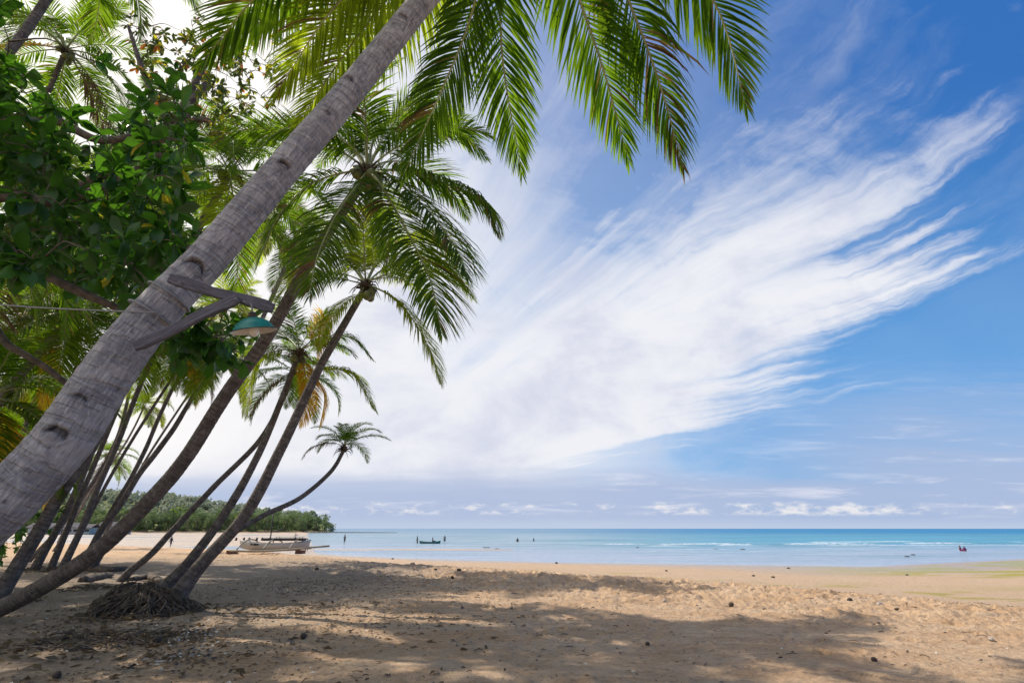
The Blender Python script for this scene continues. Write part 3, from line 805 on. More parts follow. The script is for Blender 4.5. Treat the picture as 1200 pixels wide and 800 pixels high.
P1_explicit = [
    ([(575, -75), (545, 40), (470, 212)], 6.3, 'g'),
    ([(588, -95), (588, 60), (612, 205)], 7.4, 'g'),
    ([(632, -120), (700, 60), (737, 190)], 7.0, 'g'),
    ([(670, -140), (758, 55), (802, 200)], 6.6, 'h'),
    ([(700, -160), (830, -10), (876, 128)], 5.8, 'g'),
    ([(540, -110), (400, 0), (318, 118)], 6.2, 'y'),
    ([(520, -140), (330, -30), (232, 78)], 5.6, 'g'),
    ([(480, -70), (360, -20), (268, 60)], 8.0, 'g'),
    ([(530, -85), (425, 35), (345, 150)], 7.2, 'y'),
    ([(540, -60), (470, 30), (405, 110)], 8.5, 'y'),
    ([(640, -190), (760, -150), (890, -60)], 5.0, 'g'),
    ([(500, -160), (350, -160), (160, -20)], 4.8, 'g'),
]
def sk1(az, e):       # keep the drawn sector free of extra fronds
    return math.cos(az - R(90)) > -0.35
P1 = palm(None, 0, 0, 0.222, 0.14, 'big pale grey coconut palm crossing the upper left, lamp bracket tied to its trunk', L=4.3, nf=18, seed=1,
          elen=0.195, rings=0.022, rlist=[.205, .19, .182, .168, .152, .142, .134, .128, .124, .122, .122, .122], explicit=P1_explicit, trunkmat=M['trunk_big'], nside=150, nuts=4, custom_world=lower + bw, spots=spots, skip=sk1, older=0, step=0.009, emin=-10, dead=0)
# -- the dark curved palm that lies along the sand before it rises
P2_ex = [
    ([(470, 200), (525, 216), (566, 236), (584, 276)], 8.74, 'h'),
    ([(455, 205), (500, 245), (535, 292), (549, 328)], 7.92, 'g'),
    ([(445, 215), (475, 268), (503, 325), (518, 392)], 7.43, 'g'),
    ([(445, 175), (480, 152), (530, 150), (572, 186)], 11.14, 'g'),
    ([(440, 160), (470, 135), (520, 138), (556, 170)], 12.38, 'y'),
    ([(420, 180), (380, 150), (330, 152), (290, 190)], 8.66, 'g'),
    ([(415, 200), (365, 215), (325, 255), (300, 315)], 9.08, 'g'),
    ([(420, 215), (395, 250), (372, 300), (362, 350)], 7.75, 'g'),
    ([(428, 170), (425, 125), (440, 90), (470, 70)], 10.31, 'g'),
    ([(410, 165), (385, 110), (360, 80), (320, 75)], 11.14, 'g'),
]
palm([(-60, 735), (0, 712), (55, 684), (105, 652), (160, 602), (215, 540), (265, 462), (312, 396), (362, 308), (408, 238), (430, 206)], 11.6, 9.9, 0.170, 0.10,
     'dark coconut palm with mossy lower trunk lying along the sand before it curves up', L=3.3, nf=7, seed=2, explicit=P2_ex, nside=26, nuts=9, older=0.0, emin=22, emax=84, step=0.03)
P3_ex = [
    ([(455, 345), (482, 372), (505, 412), (517, 450)], 13.0, 'y'),
    ([(450, 315), (490, 300), (530, 315), (556, 350)], 15.5, 'y'),
    ([(445, 305), (475, 280), (510, 278), (540, 305)], 17.0, 'y'),
    ([(420, 310), (430, 270), (455, 245), (490, 250)], 15.5, 'y'),
    ([(415, 330), (385, 325), (350, 342), (322, 376)], 13.0, 'g'),
    ([(420, 345), (400, 358), (382, 382), (372, 412)], 12.5, 'y'),
    ([(415, 315), (390, 285), (360, 280), (330, 300)], 15.5, 'g'),
]
palm([(196, 717), (232, 666), (288, 602), (330, 524), (374, 432), (408, 372), (428, 337)], 12.7, 13.8, 0.150, 0.085,
     'slim coconut palm with a tangled root mound, open crown against the white cloud', L=3.0, nf=6, seed=3, explicit=P3_ex, nside=22, rm=0.66, nuts=3, mats_mix='y', older=0.0, emin=10, emax=84, step=0.035, rootoff=(-0.38, -0.05), base_flare=2.3)
P4_ex = [
    ([(380, 398), (410, 395), (438, 422)], 15.6, 'g'),
    ([(378, 430), (412, 438), (441, 482)], 15.0, 'y'),
    ([(330, 410), (300, 425), (288, 490)], 15.5, 'y'),
    ([(358, 440), (362, 465), (352, 500)], 15.0, 'o'),
    ([(368, 440), (380, 465), (374, 502)], 15.6, 'o'),
    ([(368, 395), (380, 372), (372, 420)], 15.2, 'o'),
    ([(340, 398), (315, 385), (290, 400)], 17.6, 'g'),
]
palm([(178, 700), (216, 664), (262, 604), (300, 538), (330, 468), (350, 415)], 14.2, 15.4, 0.130, 0.072,
     'thin coconut palm with dying orange fronds hanging beneath its crown', L=2.2, nf=7, seed=4, explicit=P4_ex, nside=18, rm=0.55, nuts=2, older=0.1, emin=-10, step=0.04, rootoff=(-0.3, 0), base_flare=2.2)
palm([(192, 692), (238, 652), (268, 628), (308, 604), (352, 583), (388, 552), (403, 527)], 16.2, 20.0, 0.10, 0.065,
     'small low palm whose thin trunk bends out sideways towards the sea beyond the others', L=1.6, nf=13, seed=5, nside=12, nuts=0, older=0.05, emin=12, emax=88, step=0.05, base_flare=1.2)
palm([(150, 671), (176, 650), (200, 624), (250, 571), (304, 516), (330, 470), (345, 440)], 20.0, 21.0, 0.115, 0.08,
     'straight slender palm slanting low across the gap, its foot beside the fallen log', L=2.6, nf=14, seed=6, nside=12, nuts=2, step=0.06)
# -- the row of slender trunks farther back
def back(pts, Y, r0, r1, label, seed, L=4.0, nf=18, **k):
    sl = k.pop('slim', 1.0)
    return palm(pts, Y, Y + k.pop('dY', 1.0), r0 * .72 * sl, r1 * .76 * sl, label, L=L, nf=nf, seed=seed, nside=12, step=0.07, group=k.pop('group', 'slender palms in the grove behind the big trunk'), **k)
back([(3, 692), (25, 655), (47, 620), (59, 598), (95, 541), (114, 512), (165, 410), (215, 300), (268, 206)], 14.0, 0.22, 0.13,
     'knotty dark palm trunk rising just right of the foot of the big grey trunk', 11, L=4.0, nf=20, nuts=6)
back([(44, 660), (67, 620), (85, 584), (101, 546), (140, 440), (165, 330), (178, 270)], 25.0, 0.20, 0.13,
     'grey palm trunk, front one of the close pair left of the mossy trunk', 12)
back([(62, 660), (79, 620), (95, 580), (108, 550), (150, 450), (190, 360)], 26.5, 0.17, 0.12,
     'grey palm trunk, rear one of the close pair left of the mossy trunk', 13)
back([(34, 657), (67, 622), (90, 590), (112, 560), (140, 505), (160, 420)], 30.0, 0.15, 0.10,
     'palest thin trunk leaning behind the close pair, yellow thing at its foot', 14, L=3.2)
back([(74, 664), (95, 620), (113, 575), (126, 546), (140, 514), (153, 480), (169, 440), (190, 396)], 24.0, 0.19, 0.12,
     'dark slender palm with shaggy foot where the mossy trunk meets the sand', 15, L=3.6)
back([(100, 654), (118, 622), (135, 591), (153, 561), (171, 525), (185, 492), (200, 460), (222, 420)], 28.0, 0.17, 0.11,
     'thin palm with a crown of drooping fronds just right of the big trunk', 16, L=3.3, older=0.12)
back([(104, 650), (119, 620), (140, 593), (162, 557), (180, 534), (203, 503), (225, 467), (256, 424)], 25.0, 0.20, 0.12,
     'middle slender palm crossing in front of the far hut, half hidden crown', 17, L=3.0, older=0.15)
back([(118, 648), (144, 620), (171, 588), (198, 557), (216, 530), (239, 494), (259, 465), (285, 420), (325, 335), (350, 275)], 24.0, 0.17, 0.12,
     'tall slender palm running close along the left edge of the dark curved trunk', 18, L=3.6, nf=12, nuts=5)
# -- small bright palms on the far side of the grove
back([(60, 650), (85, 612), (112, 568), (140, 530), (156, 503), (168, 478)], 44.0, 0.13, 0.09, 'small sunlit yellow green palm seen between the slender trunks', 21, L=2.7, nf=20, mats_mix='y', nuts=0, emin=-30)
back([(72, 628), (95, 588), (112, 565), (125, 535)], 52.0, 0.14, 0.10, 'small dark leaning palm below the sunlit yellow green palm', 22, L=3.6, nf=18, nuts=0)
# -- palms on the landward side: their crowns close the upper left
back([(-420, 690), (-300, 480), (-160, 260), (-60, 130), (10, 62), (62, -12), (110, -90)], 9.0, 0.20, 0.15, 'palm whose pale trunk cuts across the top left corner', 31, nf=13, L=3.6, nuts=8, group='landward palms filling the upper left', slim=0.8)
back([(-150, 690), (-90, 500), (-20, 280), (30, 170), (62, 95), (76, 62)], 14.5, 0.18, 0.13, 'palm with an open star of orange leaf stalks in the top left', 32, L=4.0, nf=17, nuts=7, group='landward palms filling the upper left', slim=0.8)
back([(-260, 700), (-180, 600), (-80, 520), (-18, 470)], 13.0, 0.18, 0.13, 'low palm at the left edge with fronds reaching in behind the big trunk', 33, L=3.6, nf=22, group='landward palms filling the upper left', slim=0.8)
back([(-60, 672), (-35, 560), (0, 460), (36, 380)], 19.0, 0.18, 0.12, 'dense palm crown in deep shade behind the broad leaved branches', 34, L=4.0, nf=22, group='landward palms filling the upper left', slim=0.8)
back([(-10, 665), (10, 560), (60, 420), (110, 330), (140, 270)], 22.0, 0.17, 0.12, 'tall palm crown left of the lamp bracket behind the leaves', 35, L=4.4, nf=22, group='landward palms filling the upper left', slim=0.8)
back([(-200, 640), (-120, 600), (-40, 560), (15, 520)], 24.0, 0.18, 0.12, 'short bushy palm far left, lowest crown behind the big trunk', 38, L=3.6, nf=22, group='landward palms filling the upper left')
back([(-40, 665), (-10, 560), (40, 400), (70, 300), (95, 215)], 25.0, 0.18, 0.12, 'broad palm crown filling the shade between the star crown and the left edge', 51, L=4.8, nf=24, group='landward palms filling the upper left', slim=.7)
back([(20, 665), (70, 580), (150, 440), (190, 300), (215, 205)], 28.0, 0.17, 0.12, 'palm crown tucked just left of the crown behind the big trunk', 52, L=4.8, nf=14, group='landward palms filling the upper left', slim=.7)
back([(80, 655), (140, 540), (230, 400), (300, 300), (322, 262)], 27.0, 0.15, 0.12, 'pale green crown seen through the gap between the two biggest trunks', 53, L=4.2, nf=14, group='slender palms in the grove behind the big trunk', slim=.7, mats_mix='y')
back([(0, 655), (10, 600), (30, 520), (46, 455)], 30.0, 0.15, 0.12, 'low sunlit palm crown at the left, just above the big trunk', 54, L=4.0, nf=24, group='landward palms filling the upper left', slim=.7, mats_mix='y')
back([(-90, 660), (-40, 560), (20, 420), (60, 330)], 33.0, 0.15, 0.12, 'farthest palm crown behind the broad leaves at the left', 55, L=4.6, nf=24, group='landward palms filling the upper left', slim=.8)
back([(110, 650), (170, 540), (240, 430), (262, 365)], 34.0, 0.15, 0.11, 'bright crown right behind the lamp leaves', 56, L=4.4, nf=22, group='slender palms in the grove behind the big trunk', slim=.7, mats_mix='y', emin=-20)
# -- palms just outside the view on the left: part of the same grove, they shade the foreground
for i, (x_, y_, lx, h_, lab) in enumerate(((-13.8, 9.0, 1.6, 8.6, 'tall palm beyond the left edge shading the near sand'), (-18.0, 13.5, 3.4, 9.5, 'leaning palm deep in the grove beyond the left edge'),
                                      (-19.5, 19.0, 3.6, 9.0, 'leaning palm beyond the left edge behind the low fronds'), (-10.5, 4.6, 2.0, 8.8, 'palm standing beside the viewer, left of the big trunk'))):
    g0 = hz(x_, y_)
    palm(None, 0, 0, 0.2, 0.13, lab, L=4.3, nf=20, seed=41 + i, nside=12, custom_world=[(x_, y_, g0), (x_ + lx * .25, y_ + .1, g0 + h_ * .35), (x_ + lx * .6, y_ + .2, g0 + h_ * .7), (x_ + lx, y_ + .3, g0 + h_)],
         step=0.1, group='landward palms filling the upper left')
# ---------------------------------------------------------------- broad leaved trees
def leaves_mesh(name, pos, dirs, size, mats, matidx, seed=0, w=0.42, segs=4):
    """many real leaves: obovate, folded a little along the midrib"""
    rg = np.random.default_rng(seed); n = len(pos)
    d = dirs / np.linalg.norm(dirs, axis=1, keepdims=True)
    up = np.array([0, 0, 1.0])[None] + rg.normal(0, 0.35, (n, 3))
    s = np.cross(d, up); s /= np.linalg.norm(s, axis=1, keepdims=True)
    nn = np.cross(s, d)
    prof = np.interp(np.linspace(0, 1, segs + 1), [0, 0.15, 0.62, 0.85, 1], [0.06, 0.35, 1.0, 0.78, 0.05])
    rows = []; c = pos.copy(); dd = d.copy()
    sag = rg.uniform(-0.05, 0.42, n)[:, None]
    for i in range(segs + 1):
        hw = (size * w * 0.5 * prof[i])[:, None]
        lift = nn * hw * 0.28
        rows.append(np.stack([c - s * hw + lift, c, c + s * hw + lift], 1))
        c = c + dd * (size / segs)[:, None]
        dd = dd - nn * sag; dd /= np.linalg.norm(dd, axis=1, keepdims=True)
    k = segs + 1
    V = np.stack(rows, 1).reshape(-1, 3)
    base = (np.arange(n) * k * 3)[:, None, None]
    q = []
    for i in range(segs):
        for h in (0, 1): q.append([3 * i + h, 3 * i + h + 1, 3 * i + h + 4, 3 * i + h + 3])
    Fq = (base + np.array(q)[None]).reshape(-1, 4)
    return mesh_np(name, V, Fq, mats, True, fmat=np.repeat(matidx, len(q)), attrs={'tint': np.repeat(rg.random(n), k * 3)})

def twig_pts(a, b, rg, sag=0.15):
    a = np.array(a); b = np.array(b); L = np.linalg.norm(b - a)
    m1 = a + (b - a) * 0.35 + rg.normal(0, 0.07 * L, 3) + [0, 0, sag * L]; m2 = a + (b - a) * 0.72 + rg.normal(0, 0.05 * L, 3) + [0, 0, sag * L * 0.7]
    return catmull([a, m1, m2, b], 9)

def broad_tree(name, label, base, limbs, targets, leaf, mats, wts, seed, group=None, nper=8, cat='tree', r_trunk=0.2, lw=0.5, spread=1.0):
    rg = np.random.default_rng(seed)
    root = thing(name, label, cat, base, group=group); B = np.array(base)
    tb = MB(); allp = []
    for i, lb in enumerate(limbs):
        P = catmull([np.array(p) - B for p in lb], 24)
        r0 = r_trunk if i == 0 else r_trunk * 0.45
        rr = np.linspace(r0, r0 * 0.35, 24) * (1 + 0.06 * rg.normal(size=24))
        if i == 0:
            obj('trunk', (lambda m_: (m_.tube(P, rr, 12), m_.mesh('trunk', [M['bark_b']]))[1])(MB()), root)
        else:
            mbl = MB(); mbl.tube(P, rr, 9); obj('limb', mbl.mesh('limb', [M['bark_b']]), root)
        allp.append(P)
    AP = np.vstack(allp); mb = MB(); pos, dirs = [], []
    TG = np.array(targets) - B
    order = np.argsort([np.min(np.linalg.norm(AP - t, axis=1)) for t in TG])
    for t in TG[order]:
        dd_ = np.linalg.norm(AP - t, axis=1); dd_ = np.where(dd_ < 0.12, 9, dd_)
        P = twig_pts(AP[int(np.argmin(dd_))], t, rg)
        AP = np.vstack([AP, P[2:8:2]])
        L = np.linalg.norm(P[-1] - P[0])
        mb.tube(P, np.linspace(0.006 + 0.008 * min(L, 1), 0.003, 9), 5)
        T = P[-1] - P[-2]; T /= np.linalg.norm(T)
        for k in range(nper):
            a = k * 2.4 + rg.normal(0, 0.3)
            u_ = np.cross(T, [0.3, 0.2, 1.0]); u_ /= np.linalg.norm(u_); v_ = np.cross(T, u_)
            d = (u_ * math.cos(a) + v_ * math.sin(a)) * spread + T * rg.uniform(0.2, 0.9) + np.array([0, 0, rg.uniform(-0.5, 0.15)])
            q = rg.uniform(0, 0.22) if k > nper * 0.35 else 0
            pos.append(P[-1] * (1 - q) + P[-4] * q); dirs.append(d)
    n = len(pos)
    mi = rg.choice(len(mats), n, p=wts)
    # colour runs in patches, not leaf by leaf
    kind(obj('twigs', mb.mesh('twigs', [M['bark_b']]), root), 'stuff')
    obj('foliage', leaves_mesh('foliage', np.array(pos), np.array(dirs), rg.uniform(0.45, 1.25, n) * leaf, mats, mi, seed, lw), root)
    return root

rg = np.random.default_rng(77)
def region(poly, n, Ya, Yb, test=None):
    """points spread through a slab of air seen inside this outline"""
    out = []; xs = [p[0] for p in poly]; ys = [p[1] for p in poly]
    while len(out) < n:
        a, b_ = rg.uniform(min(xs), max(xs)), rg.uniform(min(ys), max(ys))
        ins = False; j = len(poly) - 1
        for i in range(len(poly)):
            if (poly[i][1] > b_) != (poly[j][1] > b_) and a < (poly[j][0] - poly[i][0]) * (b_ - poly[i][1]) / (poly[j][1] - poly[i][1]) + poly[i][0]: ins = not ins
            j = i
        if ins and vnoise(np.array([a / 34.0]), np.array([b_ / 30.0]), 5)[0] > -0.26: out.append(tuple(at(a, b_, rg.uniform(Ya, Yb))))
    return out
tg = region([(-60, 60), (30, 70), (60, 115), (140, 150), (205, 75), (215, 105), (228, 190), (215, 235), (232, 280), (215, 330), (160, 365), (60, 330), (-60, 300)], 250, 4.6, 6.6)
tg += region([(-60, 90), (80, 150), (220, 170), (225, 330), (100, 340), (-60, 320)], 190, 6.6, 8.2)
tg += region([(196, 392), (240, 372), (290, 372), (322, 405), (305, 432), (262, 420), (215, 425)], 34, 6.0, 7.0)
tg += [(rg.uniform(-9.5, -5.5), rg.uniform(2.0, 7.0), rg.uniform(4.0, 8.0)) for _ in range(170)]
b0 = (-8.2, 6.2, hz(-8.2, 6.2))
limbs = [[b0, (-8.1, 6.1, 1.6), (-7.6, 6.0, 3.4), (-7.0, 5.9, 5.2), (-6.6, 5.8, 6.9)],
         [(-7.8, 6.05, 2.6), at(-60, 300, 6.0), at(0, 306, 6.0), at(55, 324, 6.0), at(98, 344, 6.0), at(150, 366, 6.2), at(215, 395, 6.5), at(262, 398, 6.6)],
         [(-7.5, 6.0, 3.6), at(-20, 240, 5.8), at(60, 238, 5.8), at(130, 215, 5.8), at(190, 180, 5.8)],
         [(-7.0, 5.9, 5.0), at(0, 150, 5.6), at(60, 140, 5.5), at(120, 165, 5.5), at(185, 150, 5.6)],
         [(-7.5, 6.0, 3.5), (-7.6, 5.0, 4.8), (-7.8, 3.8, 6.0)],
         [(-7.8, 6.05, 2.2), at(-40, 380, 7.2), at(10, 405, 7.2), at(50, 428, 7.2), at(85, 455, 7.3)]]
broad_tree('sea_almond_tree', 'large leaved dark green tree filling the upper left in front of the palm crowns', b0, limbs, tg, 0.235, [M['broad'], M['broad_y']], [0.985, 0.015], 5, nper=8, lw=0.50)

# -- a thinner tree farther back: small dark leaves against the sky, some turning yellow and orange
tg = region([(150, 15), (230, 40), (300, 60), (285, 150), (240, 160), (180, 140), (150, 60)], 120, 9.0, 11.5)
tg += region([(225, 20), (330, 20), (340, 90), (300, 160), (240, 165), (215, 100)], 80, 10.5, 13)
b1 = (-14.6, 12.6, hz(-14.6, 12.6))
k1 = [at(196, 160, 10.2), at(215, 130, 10.2), at(244, 96, 10.2)]
limbs = [[b1, (-14.0, 12.2, 3.6), (-12.0, 11.4, 7.2)] + k1,
         [at(200, 152, 10.2), at(240, 140, 10.0), at(262, 165, 10.0)],
         [at(205, 145, 10.2), at(250, 60, 10.5), at(290, 30, 11), at(330, 5, 11)],
         [at(200, 150, 10.2), at(170, 90, 10.2), at(150, 30, 10.4)]]
broad_tree('sea_almond_tree', 'bare topped tree with small dark leaves and yellow orange ones against the bright sky', b1, limbs, tg, 0.17, [M['broad_dk'], M['broad_y'], M['broad_r']], [0.74, 0.20, 0.06], 9, nper=9, lw=0.45)
# -- undergrowth at the landward edge
def shrub(x, y, r, h, seed, label):
    rg2 = np.random.default_rng(seed); g0 = hz(x, y)
    tgs = []
    for _ in range(150):
        v = rg2.normal(size=3); v /= np.linalg.norm(v); rr = rg2.uniform(0.55, 1) ** 0.5
        tgs.append((x + v[0] * r * rr, y + v[1] * r * rr, g0 + h * (0.55 + 0.45 * v[2] * rr)))
    broad_tree('beach_shrub', label, (x, y, g0), [[(x, y, g0), (x, y, g0 + h * .4), (x + .2, y, g0 + h * .8)], [(x, y, g0 + .2), (x - r * .5, y, g0 + h * .6)], [(x, y, g0 + .2), (x + r * .5, y + .2, g0 + h * .55)]],
               tgs, 0.22, [M['broad']], [1.0], seed, nper=10, group='shrubs at the landward edge', cat='shrub', r_trunk=0.08)
for i, (px, Y, r, h, lab) in enumerate(((-50, 17, 2.0, 3.6, 'rounded leafy shrub at the far left edge behind the big trunk'), (-10, 24, 2.4, 4.2, 'second leafy shrub behind the big trunk, nearer the grove'), (-140, 14, 2.2, 3.4, 'leafy shrub beyond the left edge'))):
    p = at(px, 600, Y); shrub(p.x, Y, r, h, 60 + i, lab)

# ---------------------------------------------------------------- lamp bracket and lamp tied to the big trunk
def plank_mesh(name, a, b, w, t, mat, seed):
    """weathered split board between two points: wavy edges, thinner ends"""
    a, b = Vector(a), Vector(b); L = (b - a).length; d = (b - a).normalized()
    s = d.cross(Vector((0, 1, 0))).normalized(); n = d.cross(s).normalized()
    rg2 = np.random.default_rng(seed); V = []; TC_ = []; m_ = 30
    for i in range(m_):
        q = i / (m_ - 1); c = a + d * L * q + s * 0.005 * math.sin(q * 9 + seed)
        ww = w / 2 * (1 + 0.09 * math.sin(q * 7 + seed) + 0.03 * rg2.normal()); tt = t / 2 * (1 + 0.04 * rg2.normal())
        if q < 0.04 or q > 0.96: ww *= .82
        for (x_, y_) in ((-1, -.75), (-.85, -1), (.85, -1), (1, -.75), (1, .75), (.85, 1), (-.85, 1), (-1, .75)):
            V.append(tuple(c + s * ww * x_ + n * tt * y_)); TC_.append((q * L * 3, x_ * w * 34, y_ * t * 34))
    F_ = [(i * 8 + j, i * 8 + (j + 1) % 8, (i + 1) * 8 + (j + 1) % 8, (i + 1) * 8 + j) for i in range(m_ - 1) for j in range(8)]
    F_ += [tuple(range(7, -1, -1)), tuple((m_ - 1) * 8 + j for j in range(8))]
    return mesh_np(name, V, F_, [mat], False, attrs={'tc': np.array(TC_)})
m, nt, b = newmat('weathered_board')
gn = noise(nt, attr(nt, 'tc')[1], 2.2, 7, 0.72, 0.4)
c = mixc(nt, gn.ss(0.3, 0.7), (0.07, 0.068, 0.085), (0.24, 0.225, 0.25))
c = mixc(nt, gn.ss(0.42, 0.30), c, (0.03, 0.028, 0.03))
setc(nt, b, c); b.inputs['Roughness'].default_value = 0.95; b.inputs['Specular IOR Level'].default_value = 0.1; bump(nt, b, gn, 1.0, 0.012)
M['board'] = m
Yb = 3.60
A0, A1 = at(199, 327, 3.55), at(320, 361, 3.62)
Bq0, Bq1 = at(158, 407, 3.46), at(279, 349, 3.555)
org = at(215, 340, 3.8)
br = thing('lamp_bracket', 'weathered grey board bracket tied across the big leaning trunk', 'bracket', org)
def loc_(p): return tuple(Vector(p) - org)
obj('arm_board', plank_mesh('arm_board', loc_(A0), loc_(A1), 0.072, 0.04, M['board'], 1), br)
obj('brace_board', plank_mesh('brace_board', loc_(Bq0), loc_(Bq1), 0.070, 0.035, M['board'], 2), br)
big_path = catmull(bw, 200)
def big_center(px, py):
    best = min(big_path, key=lambda p: (Vector(p) - at(px, py, p[1])).length)
    return Vector(best)
def band(px, py, r, tilt, wire=0.006):
    c = big_center(px, py); i = int(np.argmin(np.linalg.norm(big_path - np.array(c), axis=1)))
    T = Vector(big_path[min(i + 2, 199)] - big_path[max(i - 2, 0)]).normalized()
    T = (T + Vector(tilt)).normalized()
    A = T.cross(Vector((0, 0, 1))).normalized(); B = T.cross(A)
    pts = [c - org + (A * math.cos(t) + B * math.sin(t)) * r for t in np.linspace(0, 2 * math.pi, 41)]
    mb = MB(); mb.tube([tuple(p) for p in pts], wire, 6, cap=False); return mb.mesh('tie_wire', [M['wire']])
obj('tie_wire', band(208, 352, 0.166, (0.0, 0, 0.0), 0.008), br)
obj('tie_wire', band(184, 372, 0.172, (0, 0, 0), 0.008), br)
for (px, py) in ((276, 350), (286, 353), (210, 330)):
    mb = MB(); p = at(px, py, 3.50); mb.tube([loc_(p), loc_(p + Vector((0, 0.05, 0)))], 0.006, 8); obj('nail', mb.mesh('nail', [M['wire']]), br)

lampc = at(297, 383, 3.60)
m, nt, b = newmat('green_enamel'); co = objco(nt)
n1 = noise(nt, co, 14, 5, 0.6)
c = mixc(nt, n1.ss(0.35, 0.7), (0.010, 0.17, 0.15), (0.015, 0.24, 0.20)); c = mixc(nt, noise(nt, co, 40, 4, 0.7).ss(0.66, 0.74), c, (0.08, 0.06, 0.04))
setc(nt, b, c); b.inputs['Roughness'].default_value = 0.35; M['enamel'] = m
M['enamel_in'] = simple('white_enamel', (0.72, 0.66, 0.58), 0.4, 0.12, 9, bmp=0)
M['bulb'] = simple('frosted_bulb', (0.85, 0.83, 0.78), 0.2, 0.03, 4, bmp=0)
lamp = thing('hanging_lamp', 'green enamel lamp with white inside hanging under the weathered bracket board', 'lamp', lampc)
lamp.rotation_euler = (R(13), R(-9), 0)
def lathe(name, prof, mat, n=40):
    V = [(r_ * math.cos(t), r_ * math.sin(t), z_) for r_, z_ in prof for t in np.arange(n) / n * 2 * math.pi]
    F_ = [(i * n + j, i * n + (j + 1) % n, (i + 1) * n + (j + 1) % n, (i + 1) * n + j) for i in range(len(prof) - 1) for j in range(n)]
    return mesh_np(name, V, F_, [mat])
so = [(0.001, 0.065), (0.03, 0.064), (0.06, 0.055), (0.10, 0.030), (0.125, -0.004), (0.131, -0.02), (0.150, -0.026)]
obj('shade', lathe('shade', so, M['enamel']), lamp)
obj('shade_lining', lathe('shade_lining', [(max(r_ - 0.004, 0.0005), z_ - 0.005) for r_, z_ in so], M['enamel_in']), lamp)
obj('socket', lathe('socket', [(0.001, 0.10), (0.022, 0.10), (0.024, 0.06), (0.024, 0.02), (0.001, 0.02)], M['husk'], 16), lamp)
obj('bulb', lathe('bulb', [(0.014, 0.03), (0.02, 0.01), (0.034, -0.02), (0.034, -0.04), (0.02, -0.062), (0.001, -0.07)], M['bulb'], 20), lamp)
mb = MB(); mb.tube([(0, 0, 0.095), (0.004, 0.004, 0.13), (0, 0, 0.165)], 0.006, 6); obj('hook', mb.mesh('hook', [M['wire']]), lamp)
# wire running off to the left
ca = at(-260, 300, 5.5); cb = at(186, 366, 3.62)
cw_ = thing('power_cable', 'thin pale cable stretched from the left to the lamp bracket', 'cable', cb)
pts = [tuple((ca - cb) * t + Vector((0, 0, -0.16 * math.sin(math.pi * t)))) for t in np.linspace(0, 1, 24)]
mb = MB(); mb.tube(pts, 0.006, 6); obj('wire', mb.mesh('wire', [M['wire']]), cw_)

# ---------------------------------------------------------------- far shore
def cluster_tree(seed, h, r, dens=900, fs=0.45, low=0.12):
    rg2 = np.random.default_rng(seed); lob = []
    for k in range(13):
        a = rg2.uniform(0, 6.28); e = rg2.uniform(low, 0.9)
        lob.append((math.cos(a) * r * 0.62 * rg2.uniform(0.3, 1), math.sin(a) * r * 0.62 * rg2.uniform(0.3, 1), h * e, r * rg2.uniform(0.22, 0.42)))
    n = dens; c = np.array(lob)[rg2.integers(0, len(lob), n)]
    v = rg2.normal(size=(n, 3)); v /= np.linalg.norm(v, axis=1, keepdims=True)
    P = c[:, :3] + v * c[:, 3:4] * rg2.uniform(0.6, 1.08, (n, 1)) * [1, 1, 0.75]
    P[:, 2] = np.maximum(P[:, 2], 0.02 * h)
    nn = v + rg2.normal(0, 0.5, (n, 3)); nn /= np.linalg.norm(nn, axis=1, keepdims=True)
    t1 = np.cross(nn, rg2.normal(size=(n, 3))); t1 /= np.linalg.norm(t1, axis=1, keepdims=True); t2 = np.cross(nn, t1)
    s = rg2.uniform(0.5, 1.3, (n, 1)) * fs
    V = np.stack([P - t1 * s, P - t2 * s * .6, P + t1 * s, P + t2 * s * .6], 1).reshape(-1, 3)
    Fq = np.arange(n * 4).reshape(n, 4)
    tint = np.repeat(np.clip(0.25 + 0.5 * rg2.random(n) + 0.3 * (P[:, 2] / h - 0.5), 0, 1), 4)
    return V, Fq, tint
def hazeleaf(name, dark, lite, tr): return leafmat(name, dark, lite, tr, 0.3, 0.8, 0.1)  # distance haze is put into these paler leaf colours
M['mang'] = hazeleaf('hazed_shore_leaf', (0.085, 0.135, 0.085), (0.19, 0.26, 0.12), (0.26, 0.36, 0.12))
M['hillleaf'] = hazeleaf('hazed_hill_leaf', (0.20, 0.255, 0.23), (0.34, 0.38, 0.29), (0.34, 0.38, 0.24))
TV = []
for k in range(6):
    V_, F_, t_ = cluster_tree(200 + k, 10.5, 6.2, 1100, 0.42, 0.10)
    mt = mesh_np('crown', V_, F_, [M['mang']], False, attrs={'tint': t_})
    mb = MB()
    for q in range(7):
        a = q * 0.9 + k; mb.tube([(math.cos(a) * 1.6, math.sin(a) * 1.6, -0.5), (math.cos(a) * 0.6, math.sin(a) * 0.6, 1.5), (0.2 * math.cos(a), 0, 3.5), (math.cos(a) * 1.5, math.sin(a) * 1.2, 7)], [0.16, 0.16, 0.2, 0.08], 5)
    TV.append((mt, mb.mesh('trunk', [M['bark_b']])))
rg3 = np.random.default_rng(55)
def far_tree(x, y, s, k, zs=1.0):
    t = thing('shore_tree', 'rounded green tree in the wooded row along the far shore', 'tree', (x, y, hz(x, y)), rg3.uniform(0, 6.28), 'trees along the far shore')
    obj('crown', TV[k][0], t, scale=(s, s, s * zs)); obj('trunk', TV[k][1], t, scale=s)
xs = -124.0; k = 0
